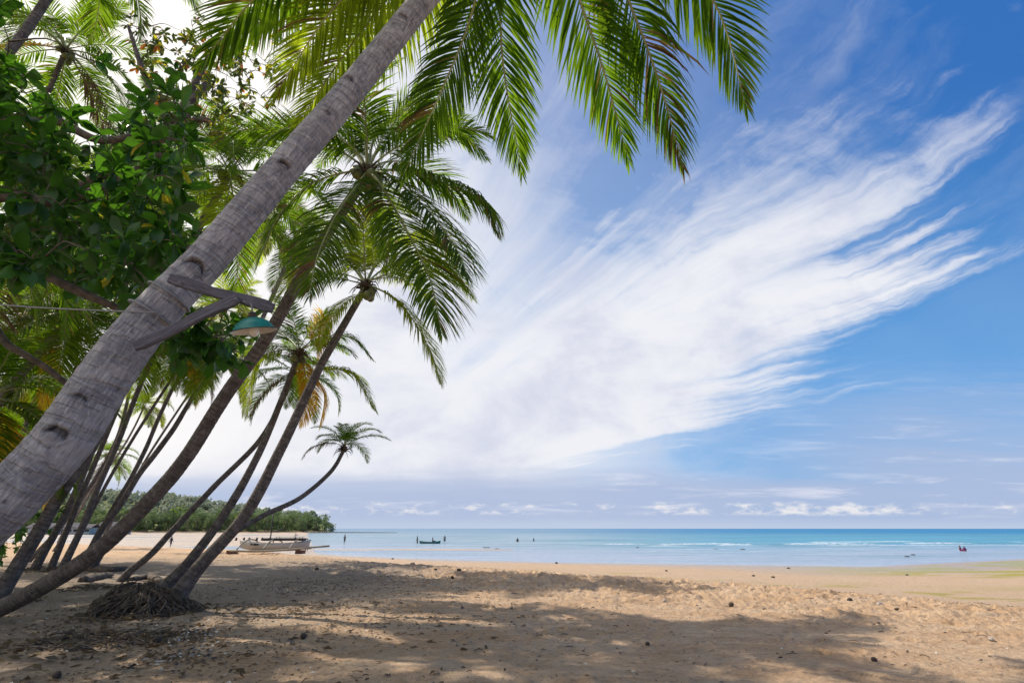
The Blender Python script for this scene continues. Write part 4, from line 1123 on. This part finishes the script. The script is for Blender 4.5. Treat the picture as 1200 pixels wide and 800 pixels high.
while xs > -420:
    y = float(coast(xs)) + 9 + rg3.uniform(-2, 4)
    s = 0.80 + 0.30 * sstep(-121, -150, xs) * rg3.uniform(0.75, 1.1)
    far_tree(xs, y, float(s), k % 6); k += 1
    if xs < -135: far_tree(xs + rg3.uniform(-2, 2), y + rg3.uniform(9, 16), float(s) * 1.15, (k + 3) % 6)
    xs -= rg3.uniform(4.5, 7.5)
# woods on the hill behind: one mass
n = 900; X = rg3.uniform(-520, -165, n); Y = coast(X) + rg3.uniform(25, 190, n)
keep = rg3.random(n) < 0.95; Vs, Fs, Ts = [], [], []; off = 0
for x_, y_ in zip(X[keep], Y[keep]):
    r_ = rg3.uniform(3, 6); hh = rg3.uniform(5, 10)
    if fbm(np.array([x_ / 50]), np.array([y_ / 40]), 2, 9)[0] < -0.22: continue     # grassy clearings
    V_, F_, t_ = cluster_tree(int(rg3.integers(0, 99999)), hh, r_, 80, 1.1)
    Vs.append(V_ + [x_, y_, hz(x_, y_)]); Fs.append(F_ + off); Ts.append(t_); off += len(V_)
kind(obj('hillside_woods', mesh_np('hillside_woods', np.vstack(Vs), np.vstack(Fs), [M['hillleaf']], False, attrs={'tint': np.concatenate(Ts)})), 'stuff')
# a few far palms standing above the woods
FP = variant(60, 0, 'g'), variant(36, 1, 'g'), variant(0, 0, 'g'), variant(-24, 1, 'g')
for i, (px, py, Y) in enumerate(((146, 572, 420), (133, 588, 400), (204, 592, 380), (212, 590, 390), (222, 594, 372), (279, 600, 372), (285, 598, 380), (262, 596, 385), (96, 574, 430))):
    p = at(px, py + 5, Y); g0 = hz(p.x, p.y)
    t = thing('distant_palm', 'tiny palm standing above the wooded far shore', 'palm tree', (p.x, p.y, g0), 0, 'distant palms above the far woods')
    mb = MB(); h_ = max(p.z - g0, 6); mb.tube([(0, 0, -0.5), (0.5, 0, h_ * .5), (0, 0, h_)], [0.3, 0.22, 0.18], 6); obj('trunk', mb.mesh('trunk', [M['bark_b']]), t)
    for k in range(13):
        vme = FP[k % 4]; obj('frond', vme[0], t, (0, 0, h_), (0, 0, k * 2.4), 3.6)
# spit of dark rock running out from the point
mb = MB()
rgs = np.random.default_rng(3)
x_ = -128.0
sp = thing('rock_spit', 'long low line of dark rocks running out to sea from the wooded point', 'breakwater', (-100, 385, SEA))
segs_ = []
for k in range(150):
    x_ = -128 + 54 * (k / 150) + rgs.normal(0, 0.2); s = 1.5 - 0.9 * (k / 150)
    v, f = [], []
    for i in range(5):
        for j in range(7):
            a = 2 * math.pi * j / 7; r_ = s * math.sin(math.pi * (i + .5) / 5) * (1 + .25 * rgs.normal())
            v.append((x_ + 100 + r_ * math.cos(a), rgs.normal(0, .15) + r_ * math.sin(a) + (k % 3 - 1) * 0.8, s * 0.45 * -math.cos(math.pi * (i + .5) / 5)))
    for i in range(4):
        for j in range(7): f.append((i * 7 + j, i * 7 + (j + 1) % 7, (i + 1) * 7 + (j + 1) % 7, (i + 1) * 7 + j))
    f.append(tuple(range(6, -1, -1))); f.append(tuple(28 + j for j in range(7)))
    mb.add(v, f)
obj('boulders', mb.mesh('boulders', [M['rock']]), sp)

# huts on the far beach
M['hutwall'] = simple('faded_wall', (0.34, 0.36, 0.38), 0.8, 0.15, 1.5, bmp=0); M['hutwall2'] = simple('blue_wall', (0.22, 0.34, 0.38), 0.8, 0.15, 1.5, bmp=0)
M['hutroof'] = simple('rusted_roof', (0.15, 0.145, 0.15), 1.0, 0.25, 0.8, bmp=0); M['darkopen'] = simple('dark_opening', (0.03, 0.03, 0.035), 0.8, 0.1, 3, bmp=0)
M['hutroof'].node_tree.nodes['Principled BSDF'].inputs['Specular IOR Level'].default_value = 0
def hut(px, Y, w, d, h, label, wall, rz):
    p = at(px, 622, Y); g0 = hz(p.x, Y)
    t = thing('beach_hut', label, 'hut', (p.x, Y, g0), rz, 'huts on the far beach')
    mb = MB(); mb.box((0, 0, h / 2 - .3), (w, d, h + .6)); obj('wall', mb.mesh('wall', [wall], False), t)
    mb = MB(); e = 0.8; v = [(-w/2-e, -d/2-e, h), (w/2+e, -d/2-e, h), (w/2+e, 0, h + d*.32), (-w/2-e, 0, h + d*.32), (-w/2-e, d/2+e, h), (w/2+e, d/2+e, h)]
    v += [(a, b_, c_ - 0.15) for a, b_, c_ in v]
    mb.add(v, [(0, 1, 2, 3), (3, 2, 5, 4), (6, 9, 8, 7), (9, 10, 11, 8), (0, 6, 7, 1), (4, 5, 11, 10), (1, 7, 8, 2), (2, 8, 11, 5), (0, 3, 9, 6), (3, 4, 10, 9)]); obj('roof', mb.mesh('roof', [M['hutroof']], False), t)
    mb = MB(); mb.box((-w*.25, -d/2 - .06, 1.05), (1.1, .1, 2.1)); obj('door', mb.mesh('door', [M['darkopen']], False), t)
    for q in (0.05, 0.32):
        mb = MB(); mb.box((w*q, -d/2 - .06, 1.7), (1.5, .1, 1.0)); obj('window', mb.mesh('window', [M['darkopen']], False), t)
hut(85, 268, 9, 6, 3.2, 'grey hut with pale roof seen left of the dark slender palm', M['hutwall'], 0.1)
hut(103, 262, 6, 5, 2.8, 'small blue green hut seen between two slender trunks', M['hutwall2'], -0.1)
hut(135, 275, 11, 6, 3.6, 'widest grey hut behind the middle slender palm', M['hutwall'], 0.15)
hut(52, 265, 10, 6, 3.0, 'grey hut just right of the big trunk', M['hutwall'], 0.0)

# ---------------------------------------------------------------- boats
M['boatw'] = simple('white_boat_paint', (0.44, 0.43, 0.42), 0.5, 0.10, 1.2, bmp=0.1); M['boatg'] = simple('green_boat_paint', (0.015, 0.10, 0.10), 0.5, 0.2, 2, bmp=0)
M['boatd'] = simple('dark_boat_trim', (0.035, 0.035, 0.045), 0.7, 0.2, 2, bmp=0); M['bamboo'] = simple('bamboo_pole', (0.26, 0.23, 0.18), 0.6, 0.2, 2, bmp=0); M['tarp'] = simple('faded_tarp', (0.50, 0.52, 0.42), 0.8, 0.2, 2, bmp=0)
M['pad'] = simple('rust_red_block', (0.16, 0.07, 0.05), 0.9, 0.3, 5, bmp=0)
def hull(L, W, H, sheer=0.35, mat=None, n=28):
    V = []; k = 9
    for i in range(n):
        t = i / (n - 1) * 2 - 1; w = W / 2 * (1 - abs(t) ** 2.6) + 0.02; top = H * (1 + sheer * abs(t) ** 2.4); bot = H * 0.42 * abs(t) ** 4
        for j in range(k):
            a = math.pi * j / (k - 1); V.append((t * L / 2 * (1 + 0.04 * (math.sin(a) < .3)), -w * math.cos(a), top - (top - bot) * math.sin(a) ** 0.8))
        for j in range(k - 1, -1, -1):
            a = math.pi * j / (k - 1); V.append((t * L / 2 * .97, -(w - 0.03 if w > .05 else w * .5) * math.cos(a), top - (top - bot - .08) * math.sin(a) ** 0.8 * 0.93))
    kk = 2 * k
    F_ = [(i * kk + j, i * kk + (j + 1) % kk, (i + 1) * kk + (j + 1) % kk, (i + 1) * kk + j) for i in range(n - 1) for j in range(kk)]
    F_ += [tuple(range(kk - 1, -1, -1)), tuple((n - 1) * kk + j for j in range(kk))]
    return mesh_np('hull', V, F_, [mat])
gp = ground(321, 648.5)
BY = gp.y; bscale = 1.0
bl = 76 / F * (BY * CP * 1.04)
boat = thing('outrigger_boat', 'long white outrigger boat resting on the beach at the water edge', 'boat', (gp.x, gp.y, gp.z + 0.16), R(2))
obj('hull', hull(bl, 0.95, 0.50, 0.40, M['boatw']), boat)
mb = MB(); mb.box((0.6, 0, 0.72), (2.6, 0.75, 0.16)); obj('cabin_cover', mb.mesh('cabin_cover', [M['boatd']], False), boat)
mb = MB(); mb.box((0.9, 0, 0.88), (1.7, 0.7, 0.03))
for a in (-1.0, 1.0):
    for b_ in (-.4, .4): mb.box((0.9 + a * .75, b_ * .75, 0.82), (0.03, 0.03, 0.12))
obj('awning', mb.mesh('awning', [M['tarp']], False), boat)
mb = MB(); mb.tube([(-0.35, 0, 0.5), (-0.35, 0, 2.4)], 0.04, 6); mb.tube([(-0.35, 0, 1.2), (0.5, 0, 1.4)], 0.03, 5); obj('mast', mb.mesh('mast', [M['boatd']]), boat)
for sx in (-1, 1):
    mb = MB(); mb.tube(catmull([(-2.0 * 1, sx * 2.1, 0.10), (0, sx * 2.1, 0.06), (3.0, sx * 2.1, 0.25)], 10), 0.07, 6); obj('outrigger_float', mb.mesh('outrigger_float', [M['bamboo']]), boat)
for xx in (-1.6, 0.0, 1.6):
    mb = MB(); mb.tube(catmull([(xx, -2.1, 0.12), (xx, -1.2, 0.55), (xx, 0, 0.72), (xx, 1.2, 0.55), (xx, 2.1, 0.12)], 14), 0.045, 6); obj('outrigger_boom', mb.mesh('outrigger_boom', [M['bamboo']]), boat)
for xx in (-2.7, 1.7):
    mb = MB(); mb.box((xx, 0, -0.06), (0.40, 0.9, 0.22)); obj('support_block', mb.mesh('support_block', [M['pad']], False), boat)
mb = MB()
for k, xx in enumerate((-1.35, -1.15, -0.98)): mb.box((xx, -0.455, 0.42), (0.13, 0.05, 0.10 + 0.03 * (k % 2)))
obj('hull_lettering', mb.mesh('hull_lettering', [M['boatd']], False), boat)
for k in range(9):
    mb = MB(); q = -3.8 + k * 0.42; mb.tube([(q, 0.1 * (-1) ** k, 0.66), (q + .03, 0.1 * (-1) ** k, 0.84)], [0.09, 0.05], 6); obj('net_float', mb.mesh('net_float', [M['boatd']]), boat)
gb = at(504, 634.5, 110)
gboat = thing('canoe', 'small dark green canoe floating off the beach with a person aboard', 'boat', (gb.x, 110, SEA - 0.12), R(3))
obj('hull', hull(24 / F * 110 * 0.95, 0.8, 0.44, 0.45, M['boatg']), gboat)
mb = MB(); mb.box((0.4, 0, 0.42), (0.2, 0.68, 0.04)); mb.box((-1.0, 0, 0.44), (0.2, 0.6, 0.04)); obj('thwart', mb.mesh('thwart', [M['boatd']], False), gboat)

# ---------------------------------------------------------------- people, far off in the shallows
SKIN = simple('skin', (0.16, 0.09, 0.06), 0.6, 0.1, 5, bmp=0); HAIR = simple('black_hair', (0.01, 0.009, 0.009), 0.6, 0.2, 8, bmp=0)
def person_mesh(pose):
    """one continuous skinned body; joint positions by pose"""
    J = {'pel': (0, 0, .95), 'wai': (0, 0, 1.1), 'che': (0, 0, 1.33), 'neck': (0, 0, 1.5), 'head': (0, -.01, 1.60), 'crown': (0, -.01, 1.70)}
    for s, n_ in ((-1, 'l'), (1, 'r')):
        J['hip' + n_] = (.09 * s, 0, .90); J['kne' + n_] = (.11 * s, -.02, .49); J['ank' + n_] = (.12 * s, .02, .08); J['toe' + n_] = (.13 * s, -.14, .03)
        J['sho' + n_] = (.18 * s, 0, 1.42); J['elb' + n_] = (.25 * s, .02, 1.14); J['wri' + n_] = (.27 * s, -.06, .90); J['han' + n_] = (.27 * s, -.09, .80)
    if pose == 'walk':
        J['knel'] = (-.10, -.16, .52); J['ankl'] = (-.10, -.12, .10); J['toel'] = (-.10, -.27, .06); J['kner'] = (.10, .06, .49); J['ankr'] = (.11, .26, .12); J['toer'] = (.11, .14, .03)
        J['wril'] = (-.26, .16, .92); J['hanl'] = (-.26, .19, .83); J['wrir'] = (.27, -.2, .95); J['hanr'] = (.27, -.27, .88)
    if pose == 'arm':
        J['elbr'] = (.36, -.06, 1.30); J['wrir'] = (.40, -.2, 1.5); J['hanr'] = (.41, -.22, 1.60)
    if pose == 'sit':
        dz = -.83
        for k_ in ('pel', 'wai', 'che', 'neck', 'head', 'crown', 'hipl', 'hipr', 'shol', 'shor', 'elbl', 'elbr'): J[k_] = (J[k_][0], J[k_][1], J[k_][2] + dz)
        for s, n_ in ((-1, 'l'), (1, 'r')):
            J['kne' + n_] = (.16 * s, -.38, .38); J['ank' + n_] = (.14 * s, -.56, .08); J['toe' + n_] = (.14 * s, -.70, .05); J['wri' + n_] = (.17 * s, -.25, .32); J['han' + n_] = (.16 * s, -.34, .36)
    order = list(J); ix = {k_: i for i, k_ in enumerate(order)}
    E = [('pel', 'wai'), ('wai', 'che'), ('che', 'neck'), ('neck', 'head'), ('head', 'crown')]
    for n_ in 'lr': E += [('pel', 'hip' + n_), ('hip' + n_, 'kne' + n_), ('kne' + n_, 'ank' + n_), ('ank' + n_, 'toe' + n_), ('che', 'sho' + n_), ('sho' + n_, 'elb' + n_), ('elb' + n_, 'wri' + n_), ('wri' + n_, 'han' + n_)]
    rad_ = {'pel': .13, 'wai': .115, 'che': .14, 'nec': .055, 'hea': .095, 'cro': .07, 'hip': .09, 'kne': .055, 'ank': .038, 'toe': .035, 'sho': .06, 'elb': .04, 'wri': .028, 'han': .032}
    me = bpy.data.meshes.new('body'); me.from_pydata([J[k_] for k_ in order], [(ix[a], ix[b_]) for a, b_ in E], [])
    o = bpy.data.objects.new('tmp_body', me); COL.objects.link(o)
    sk = o.modifiers.new('s', 'SKIN'); o.modifiers.new('ss', 'SUBSURF').levels = 1
    for i, k_ in enumerate(order):
        r_ = rad_[k_[:3]]; me.skin_vertices[0].data[i].radius = (r_, r_ * (.75 if k_ in ('pel', 'wai', 'che') else 1))
    me.skin_vertices[0].data[0].use_root = True
    dg = bpy.context.evaluated_depsgraph_get(); res = bpy.data.meshes.new_from_object(o.evaluated_get(dg))
    bpy.data.objects.remove(o); res.materials.clear(); res.materials.append(SKIN); res.name = 'body'
    res.polygons.foreach_set('use_smooth', np.ones(len(res.polygons), dtype=bool))
    return res
BODY = {p: person_mesh(p) for p in ('stand', 'walk', 'arm', 'sit')}
def shell(name, pose, zlo, zhi, mat, grow=0.015, arms=False):
    """clothing that follows the body between two heights"""
    src = BODY[pose]; nv = len(src.vertices); co_ = np.empty(nv * 3, dtype=np.float32); src.vertices.foreach_get('co', co_); co_ = co_.reshape(-1, 3)
    nr_ = np.array([v.normal[:] for v in src.vertices])
    F_ = [tuple(p.vertices) for p in src.polygons if all(zlo <= co_[i][2] <= zhi and (arms or abs(co_[i][0]) < .24) for i in p.vertices)]
    return mesh_np(name, co_ + nr_ * grow, F_, [mat])
def cloth(nm, c_): return simple(nm, c_, 0.9, 0.15, 5, bmp=0)
def person(px, py, Y, label, top, bottom, pose='stand', rz=0.0, scale=1.0, sink=0.0, z=None, group='people out on the tidal flat'):
    p = at(px, py, Y); z0 = (max(hz(p.x, Y), SEA) - sink) if z is None else z
    t = thing('person', label, 'person', (p.x, Y, z0), rz, group)
    obj('body', BODY[pose], t, scale=scale)
    lo, hi = (0.92, 1.50) if pose != 'sit' else (0.10, 0.66)
    if top: obj('shirt', shell('shirt', pose, lo, hi, top, arms=False), t, scale=scale)
    if bottom: obj('shorts', shell('shorts', pose, 0.55 if pose != 'sit' else 0.0, 1.0 if pose != 'sit' else 0.2, bottom, 0.02), t, scale=scale)
    hc = 1.62 if pose != 'sit' else 0.79
    mbh = MB(); mbh.tube([(0, .01, hc + .0), (0, .015, hc + .07), (0, .01, hc + .125)], [.105, .10, .03], 10); obj('hair', mbh.mesh('hair', [HAIR]), t, scale=scale)
dkc, whc, redc, blc, mgc, gyc = cloth('dark_cloth', (.02, .022, .03)), cloth('pale_cloth', (.5, .5, .5)), cloth('red_cloth', (.3, .05, .05)), cloth('blue_cloth', (.06, .09, .2)), cloth('magenta_cloth', (.18, .03, .10)), cloth('grey_cloth', (.12, .12, .13))
person(199.5, 640, 92, 'person in dark clothes standing alone on the wet flat behind the straight slender palm', dkc, gyc, 'walk', 1.2, 1.0, 0.25)
person(345.5, 636, 118, 'person standing in pale clothes beyond the white boat, above its awning', whc, dkc, 'arm', 0.4, 1.0, 0.1)
person(359.5, 640, 75, 'person in black standing behind the right end of the white boat', dkc, dkc, 'stand', 0.8, 1.0, 0.35)
person(319.5, 640, 78, 'person in red top, half hidden behind the middle of the white boat', redc, dkc, 'stand', 2.0, .9, 0.4)
person(403.5, 636, 115, 'person in dark shorts wading right of the white boat', gyc, dkc, 'stand', 2.6, 1.0, 0.2)
person(488.8, 636, 112, 'person in dark clothes wading just left of the green canoe', dkc, dkc, 'walk', 1.5, 1.0, 0.45)
person(507, 634, 110, 'person seated aboard the green canoe', dkc, blc, 'sit', 1.6, 1.0, 0, SEA + 0.16)
person(521, 634, 128, 'person in pale shirt wading right of the green canoe', gyc, dkc, 'stand', 0, 1.0, 0.55)
person(606.5, 634, 125, 'swimmer shoulder deep, left one of the two off the open beach', dkc, None, 'stand', 0, 1.0, 0.95)
person(625.5, 634, 130, 'swimmer shoulder deep, right one of the two off the open beach', blc, None, 'stand', 1, 1.0, 1.05)
person(1126, 646, 74, 'person in magenta top sitting in the shallows at the right', mgc, mgc, 'sit', 0.5, 0.85, 0.12)
person(1131, 646, 74, 'person in dark purple sitting close beside the magenta clad bather', cloth('purple_cloth', (.12, .02, .10)), dkc, 'sit', -0.6, 0.75, 0.12)

# ---------------------------------------------------------------- things lying on the sand
def rock_mesh(seed, flat=0.65, mat=None, name='stone'):
    rg2 = np.random.default_rng(seed); V, F_ = [], []; nl, na = 9, 14
    ax = rg2.normal(size=(7, 3)); ax /= np.linalg.norm(ax, axis=1, keepdims=True); dd = rg2.uniform(.62, .95, 7)
    for i in range(nl + 1):
        for j in range(na):
            a = math.pi * i / nl; t = 2 * math.pi * j / na
            v = np.array([math.sin(a) * math.cos(t), math.sin(a) * math.sin(t), -math.cos(a)])
            k_ = min([1.0] + [d_ / max(v @ x_, .01) for x_, d_ in zip(ax, dd) if v @ x_ > 0]); v = v * k_ * (1 + 0.03 * rg2.normal()); V.append((v[0], v[1] * .8, v[2] * flat))
    F_ = [(i * na + j, i * na + (j + 1) % na, (i + 1) * na + (j + 1) % na, (i + 1) * na + j) for i in range(nl) for j in range(na)]
    return mesh_np(name, V, F_, [mat], False)
RK = [rock_mesh(s, .6, M['rock']) for s in range(4)]; RL = [rock_mesh(s + 9, .7, M['rock_l']) for s in range(3)]
HUSK = nut_mesh('coconut', M['husk'], 1.0, 4, 0.02)
def lay(px, py, wpx, kind_, label, i):
    p = ground(px, py); Dp = (p - Vector((0, 0, CAM_Z))).length; r_ = max(wpx / F * p.y * 0.5 * 0.8, .03)
    if kind_ == 'nut': o = obj('coconut', HUSK, None, (p.x, p.y, p.z + r_ * .75), (R(80), 0, i * 1.3), r_); tag(o, label, 'coconut', 'coconuts and husks on the sand')
    elif kind_ == 'pale': o = obj('stone', RL[i % 3], None, (p.x, p.y, p.z + r_ * .3), (0, 0, i), r_); tag(o, label, 'stone', 'stones on the beach')
    else: o = obj('stone', RK[i % 4], None, (p.x, p.y, p.z + r_ * .25), (0, 0, i), r_); tag(o, label, 'stone', 'stones on the beach')
for i, (px, py, w_, k_, lab) in enumerate((
    (355, 748, 8, 'nut', 'dark coconut alone in the shade, right of the root mound'), (371, 668, 4.5, 'nut', 'dark coconut on the sunlit sand right of the boat bow'),
    (183.5, 753, 9, 'nut', 'coconut at the lower edge of the leaf litter below the root mound'), (66, 795, 10, 'nut', 'dark coconut cut by the bottom edge, lower left'),
    (538, 670, 5.5, 'nut', 'black coconut, biggest dark dot on the trodden ridge'), (530, 678, 4.5, 'nut', 'coconut just below the black one on the trodden ridge'), (510, 669, 4, 'nut', 'coconut left of the black one on the trodden ridge'),
    (846, 684, 7, 'pale', 'white stone with a dark side where the crest starts'), (906, 676.5, 6, 'dark', 'upright dark stone on the pale lower sand'), (883, 675, 5, 'dark', 'flat dark stone left of the upright dark one'),
    (1031, 709, 8, 'pale', 'pink white stone on the crest at the right'), (996, 705, 6, 'nut', 'round dark coconut left of the pink white stone'), (952, 702, 5.5, 'dark', 'dark stone on the seaweed line left of the coconut'),
    (779, 705, 6, 'pale', 'half white stone at the edge of the long shadow'), (760, 700, 4.5, 'dark', 'small brown stone left of the half white stone'), (857, 710, 6, 'nut', 'round coconut half buried in churned sand'),
    (896, 714, 5, 'dark', 'dark stone in churned sand right of the half buried coconut'), (781, 669, 4.5, 'dark', 'dark stone near the water in the middle'), (817, 710, 4, 'dark', 'little dark stone left of the half buried coconut'),
    (1030, 732, 8, 'dark', 'dark broken stone below the pink white stone'), (924, 666, 5, 'dark', 'dark stone at the water edge beyond the upright one'), (1063, 674, 4.5, 'dark', 'dark stone in front of the green algae'),
    (759, 756, 5, 'nut', 'small coconut on the shadow streak at lower centre'), (1025, 775, 6, 'nut', 'small coconut near the lower right shadow'), (962, 724, 6, 'dark', 'dark stone cluster piece right of centre in trodden sand'),
    (460, 655, 4, 'dark', 'dark stone at the water edge left of centre'), (652, 660, 5, 'dark', 'dark stone in the shell band at the middle of the water edge'), (720, 657, 5, 'dark', 'weedy stone at the water edge centre'),
    (1051, 714, 6, 'dark', 'dark stone right of the pink white stone on the crest'), (1108, 742, 5, 'dark', 'dark stone near the right edge in the sand'), (1162, 750, 7, 'pale', 'grey white stone near the right edge'))):
    lay(px, py, w_, k_, lab, i)
rr_ = [(570, 641.5, 9), (582, 643, 6), (747, 641.5, 4), (838, 643.5, 7), (870, 643.5, 6), (1063, 652, 6), (1070, 650, 5)]
for i, (px, py, w_) in enumerate(rr_):
    d = ray(px, py); Y = (SEA - CAM_Z) / d.z * d.y; p = at(px, py, Y)
    tag(obj('shallows_rock', RK[i % 4], None, (p.x, Y, SEA + 0.02), (0, 0, i), (w_ / F * Y / 2, w_ / F * Y / 2.6 * 1.6, 0.13)), 'dark low rock breaking the surface of the shallows', 'rock', 'rocks in the shallows')

# fallen trunk pieces, fronds, litter
def log(pts, r_, label, seed):
    W = [ground(*p) for p in pts]; o0 = W[0]
    C_ = catmull([tuple(w - o0 + Vector((0, 0, r_ * .35))) for w in W], 26); rg2 = np.random.default_rng(seed)
    tt = np.linspace(0, 1, 26); rr_ = r_ * (1 - .25 * tt) * (0.35 + 0.65 * np.sin(np.clip(tt * 6 + .4, 0, 1.57)) * np.sin(np.clip((1 - tt) * 5 + .3, 0, 1.57))) * (1 + .08 * rg2.normal(size=26))
    V_, F_ = tube_geo(C_, rr_, 16, .7); V_ = V_ + rg2.normal(0, r_ * .04, V_.shape); me = mesh_np('fallen_log', V_, F_, [M['root']])
    o = obj('fallen_log', me, None, o0); tag(o, label, 'log', 'fallen logs under the palms')
log([(100, 668), (128, 670), (152, 668)], .22, 'fallen log at the foot of the straight slender palm', 1)
log([(152, 681), (175, 678), (192, 684)], .15, 'short dark log behind the root mound', 2)
log([(96, 683), (112, 679), (130, 676)], .2, 'dark stump end beneath the lying mossy trunk', 3)
def debris(px, py, w, n, label, seed, sz=1.0, group='heaps of fallen palm debris'):
    p = ground(px, py); rg2 = np.random.default_rng(seed)
    t = thing('palm_debris_heap', label, 'debris', p, 0, group)
    mb = MB()
    for k in range(n):
        a = rg2.uniform(0, 6.28); rr = w * rg2.random() ** .6; q = np.array([rr * math.cos(a) * 1.3, rr * math.sin(a), 0]); q[2] = hz(p.x + q[0], p.y + q[1]) - p.z + rg2.uniform(0, .13) * (1 - rr / w)
        b_ = rg2.uniform(0, 6.28); l = rg2.uniform(.08, .32) * sz; d = np.array([math.cos(b_), math.sin(b_), rg2.uniform(-.1, .35)]) * l
        mb.tube(catmull([q, q + d * .5 + [0, 0, .02], q + d], 4), rg2.uniform(.003, .012) * sz, 4)
    obj('sticks', mb.mesh('sticks', [M['root']]), t)
    P_ = []; D_ = []
    for k in range(n):
        a = rg2.uniform(0, 6.28); rr = w * 1.3 * rg2.random() ** .5; x_, y_ = rr * math.cos(a) * 1.3, rr * math.sin(a)
        P_.append((x_, y_, hz(p.x + x_, p.y + y_) - p.z + .02 + rg2.uniform(0, .05))); b_ = rg2.uniform(0, 6.28); D_.append((math.cos(b_), math.sin(b_), rg2.uniform(-.1, .3)))
    obj('dead_leaves', leaves_mesh('dead_leaves', np.array(P_), np.array(D_), rg2.uniform(.05, .13, n) * sz, [M['frond_d']], np.zeros(n, dtype=int), seed, .55), t)
    f = add_frond(t, variant(-24, 1, 'd'), (0, 0, .25), (0, 0, seed * 1.7), w * 1.3, 'dead_frond')
debris(112, 752, .75, 170, 'low heap of dry fronds and sticks in front of the root mound', 1)
debris(160, 722, .70, 190, 'tangle of dead roots and stalks left of the root mound', 2)
debris(105, 690, .6, 90, 'small dark heap under the lying mossy trunk', 3)
debris(70, 668, 1.1, 120, 'dark litter heap around the feet of the close palm pair', 4, 1.5)
debris(10, 705, .5, 80, 'heap of bark and husks at the foot of the knotty dark trunk', 5)
# loose litter strewn over the sand: uncountable
def litter(name, n, gen, size, mats, wts, seed):
    rg2 = np.random.default_rng(seed); XY = []
    while len(XY) < n:
        x_, y_ = gen(rg2)
        if math.hypot(x_, y_) < 3.5 or y_ > crest(x_) + 6: continue
        if vnoise(np.array([x_ / 1.3]), np.array([y_ / 1.0]), 3 + seed)[0] + rg2.normal(0, .22) < -0.02: continue
        XY.append((x_, y_))
    XY = np.array(XY); P_ = np.column_stack([XY, hgt(XY[:, 0], XY[:, 1]) + .008]); b_ = rg2.uniform(0, 6.28, n)
    D_ = np.stack([np.cos(b_), np.sin(b_), rg2.uniform(-.05, .3, n)], 1)
    mi = rg2.choice(len(mats), n, p=wts)
    kind(obj(name, leaves_mesh(name, P_, D_, rg2.uniform(.5, 1.6, n) * size, mats, mi, seed, .6, 2)), 'stuff')
M['lit_w'] = simple('bleached_bits', (0.55, 0.52, 0.48), .8, .2, 5, bmp=0)
litter('leaf_litter', 6500, lambda g: (g.normal(-5.5, 2.6), g.uniform(6, 22)), .055, [M['frond_d'], M['root'], M['lit_w']], [.5, .38, .12], 1)
litter('leaf_litter', 700, lambda g: (g.normal(-6.0, 2.4), g.uniform(6.2, 14)), .12, [M['frond_d'], M['root']], [.7, .3], 7)
litter('beach_litter', 3000, lambda g: (g.uniform(-8, 15), g.uniform(6, 24)), .04, [M['root'], M['frond_d'], M['lit_w']], [.6, .3, .1], 2)
def gw(g):
    x_ = g.uniform(-10, 18); return x_, float(crest(x_)) + g.normal(.7, .35)
litter('seaweed_line', 1700, gw, .06, [M['root'], M['frond_d']], [.75, .25], 3)
def gp_(g):
    p = (g.normal(0, 1), g.normal(0, 1)); t = g.random(); a = Vector((-5.9, 11.3)); b_ = Vector((-4.2, 8.0)); c_ = a.lerp(b_, t); return c_.x + p[0] * .28, c_.y + p[1] * .28
litter('leaf_litter', 900, gp_, .06, [M['frond_d'], M['lit_w'], M['root']], [.45, .25, .3], 4)
# twigs
rg2 = np.random.default_rng(8); mb = MB()
for k in range(260):
    x_, y_ = rg2.uniform(-8, 12), rg2.uniform(6, 20)
    if y_ > crest(x_): continue
    z_ = float(hgt(np.array([x_]), np.array([y_]))[0]) + .008; b_ = rg2.uniform(0, 6.28); l = rg2.uniform(.05, .18)
    mb.tube(catmull([(x_, y_, z_), (x_ + math.cos(b_) * l * .5, y_ + math.sin(b_) * l * .5, z_ + .012), (x_ + math.cos(b_ + .1) * l, y_ + math.sin(b_ + .3) * l, z_)], 4), rg2.uniform(.003, .008), 4)
kind(obj('fallen_twigs', mb.mesh('fallen_twigs', [M['root']])), 'stuff')
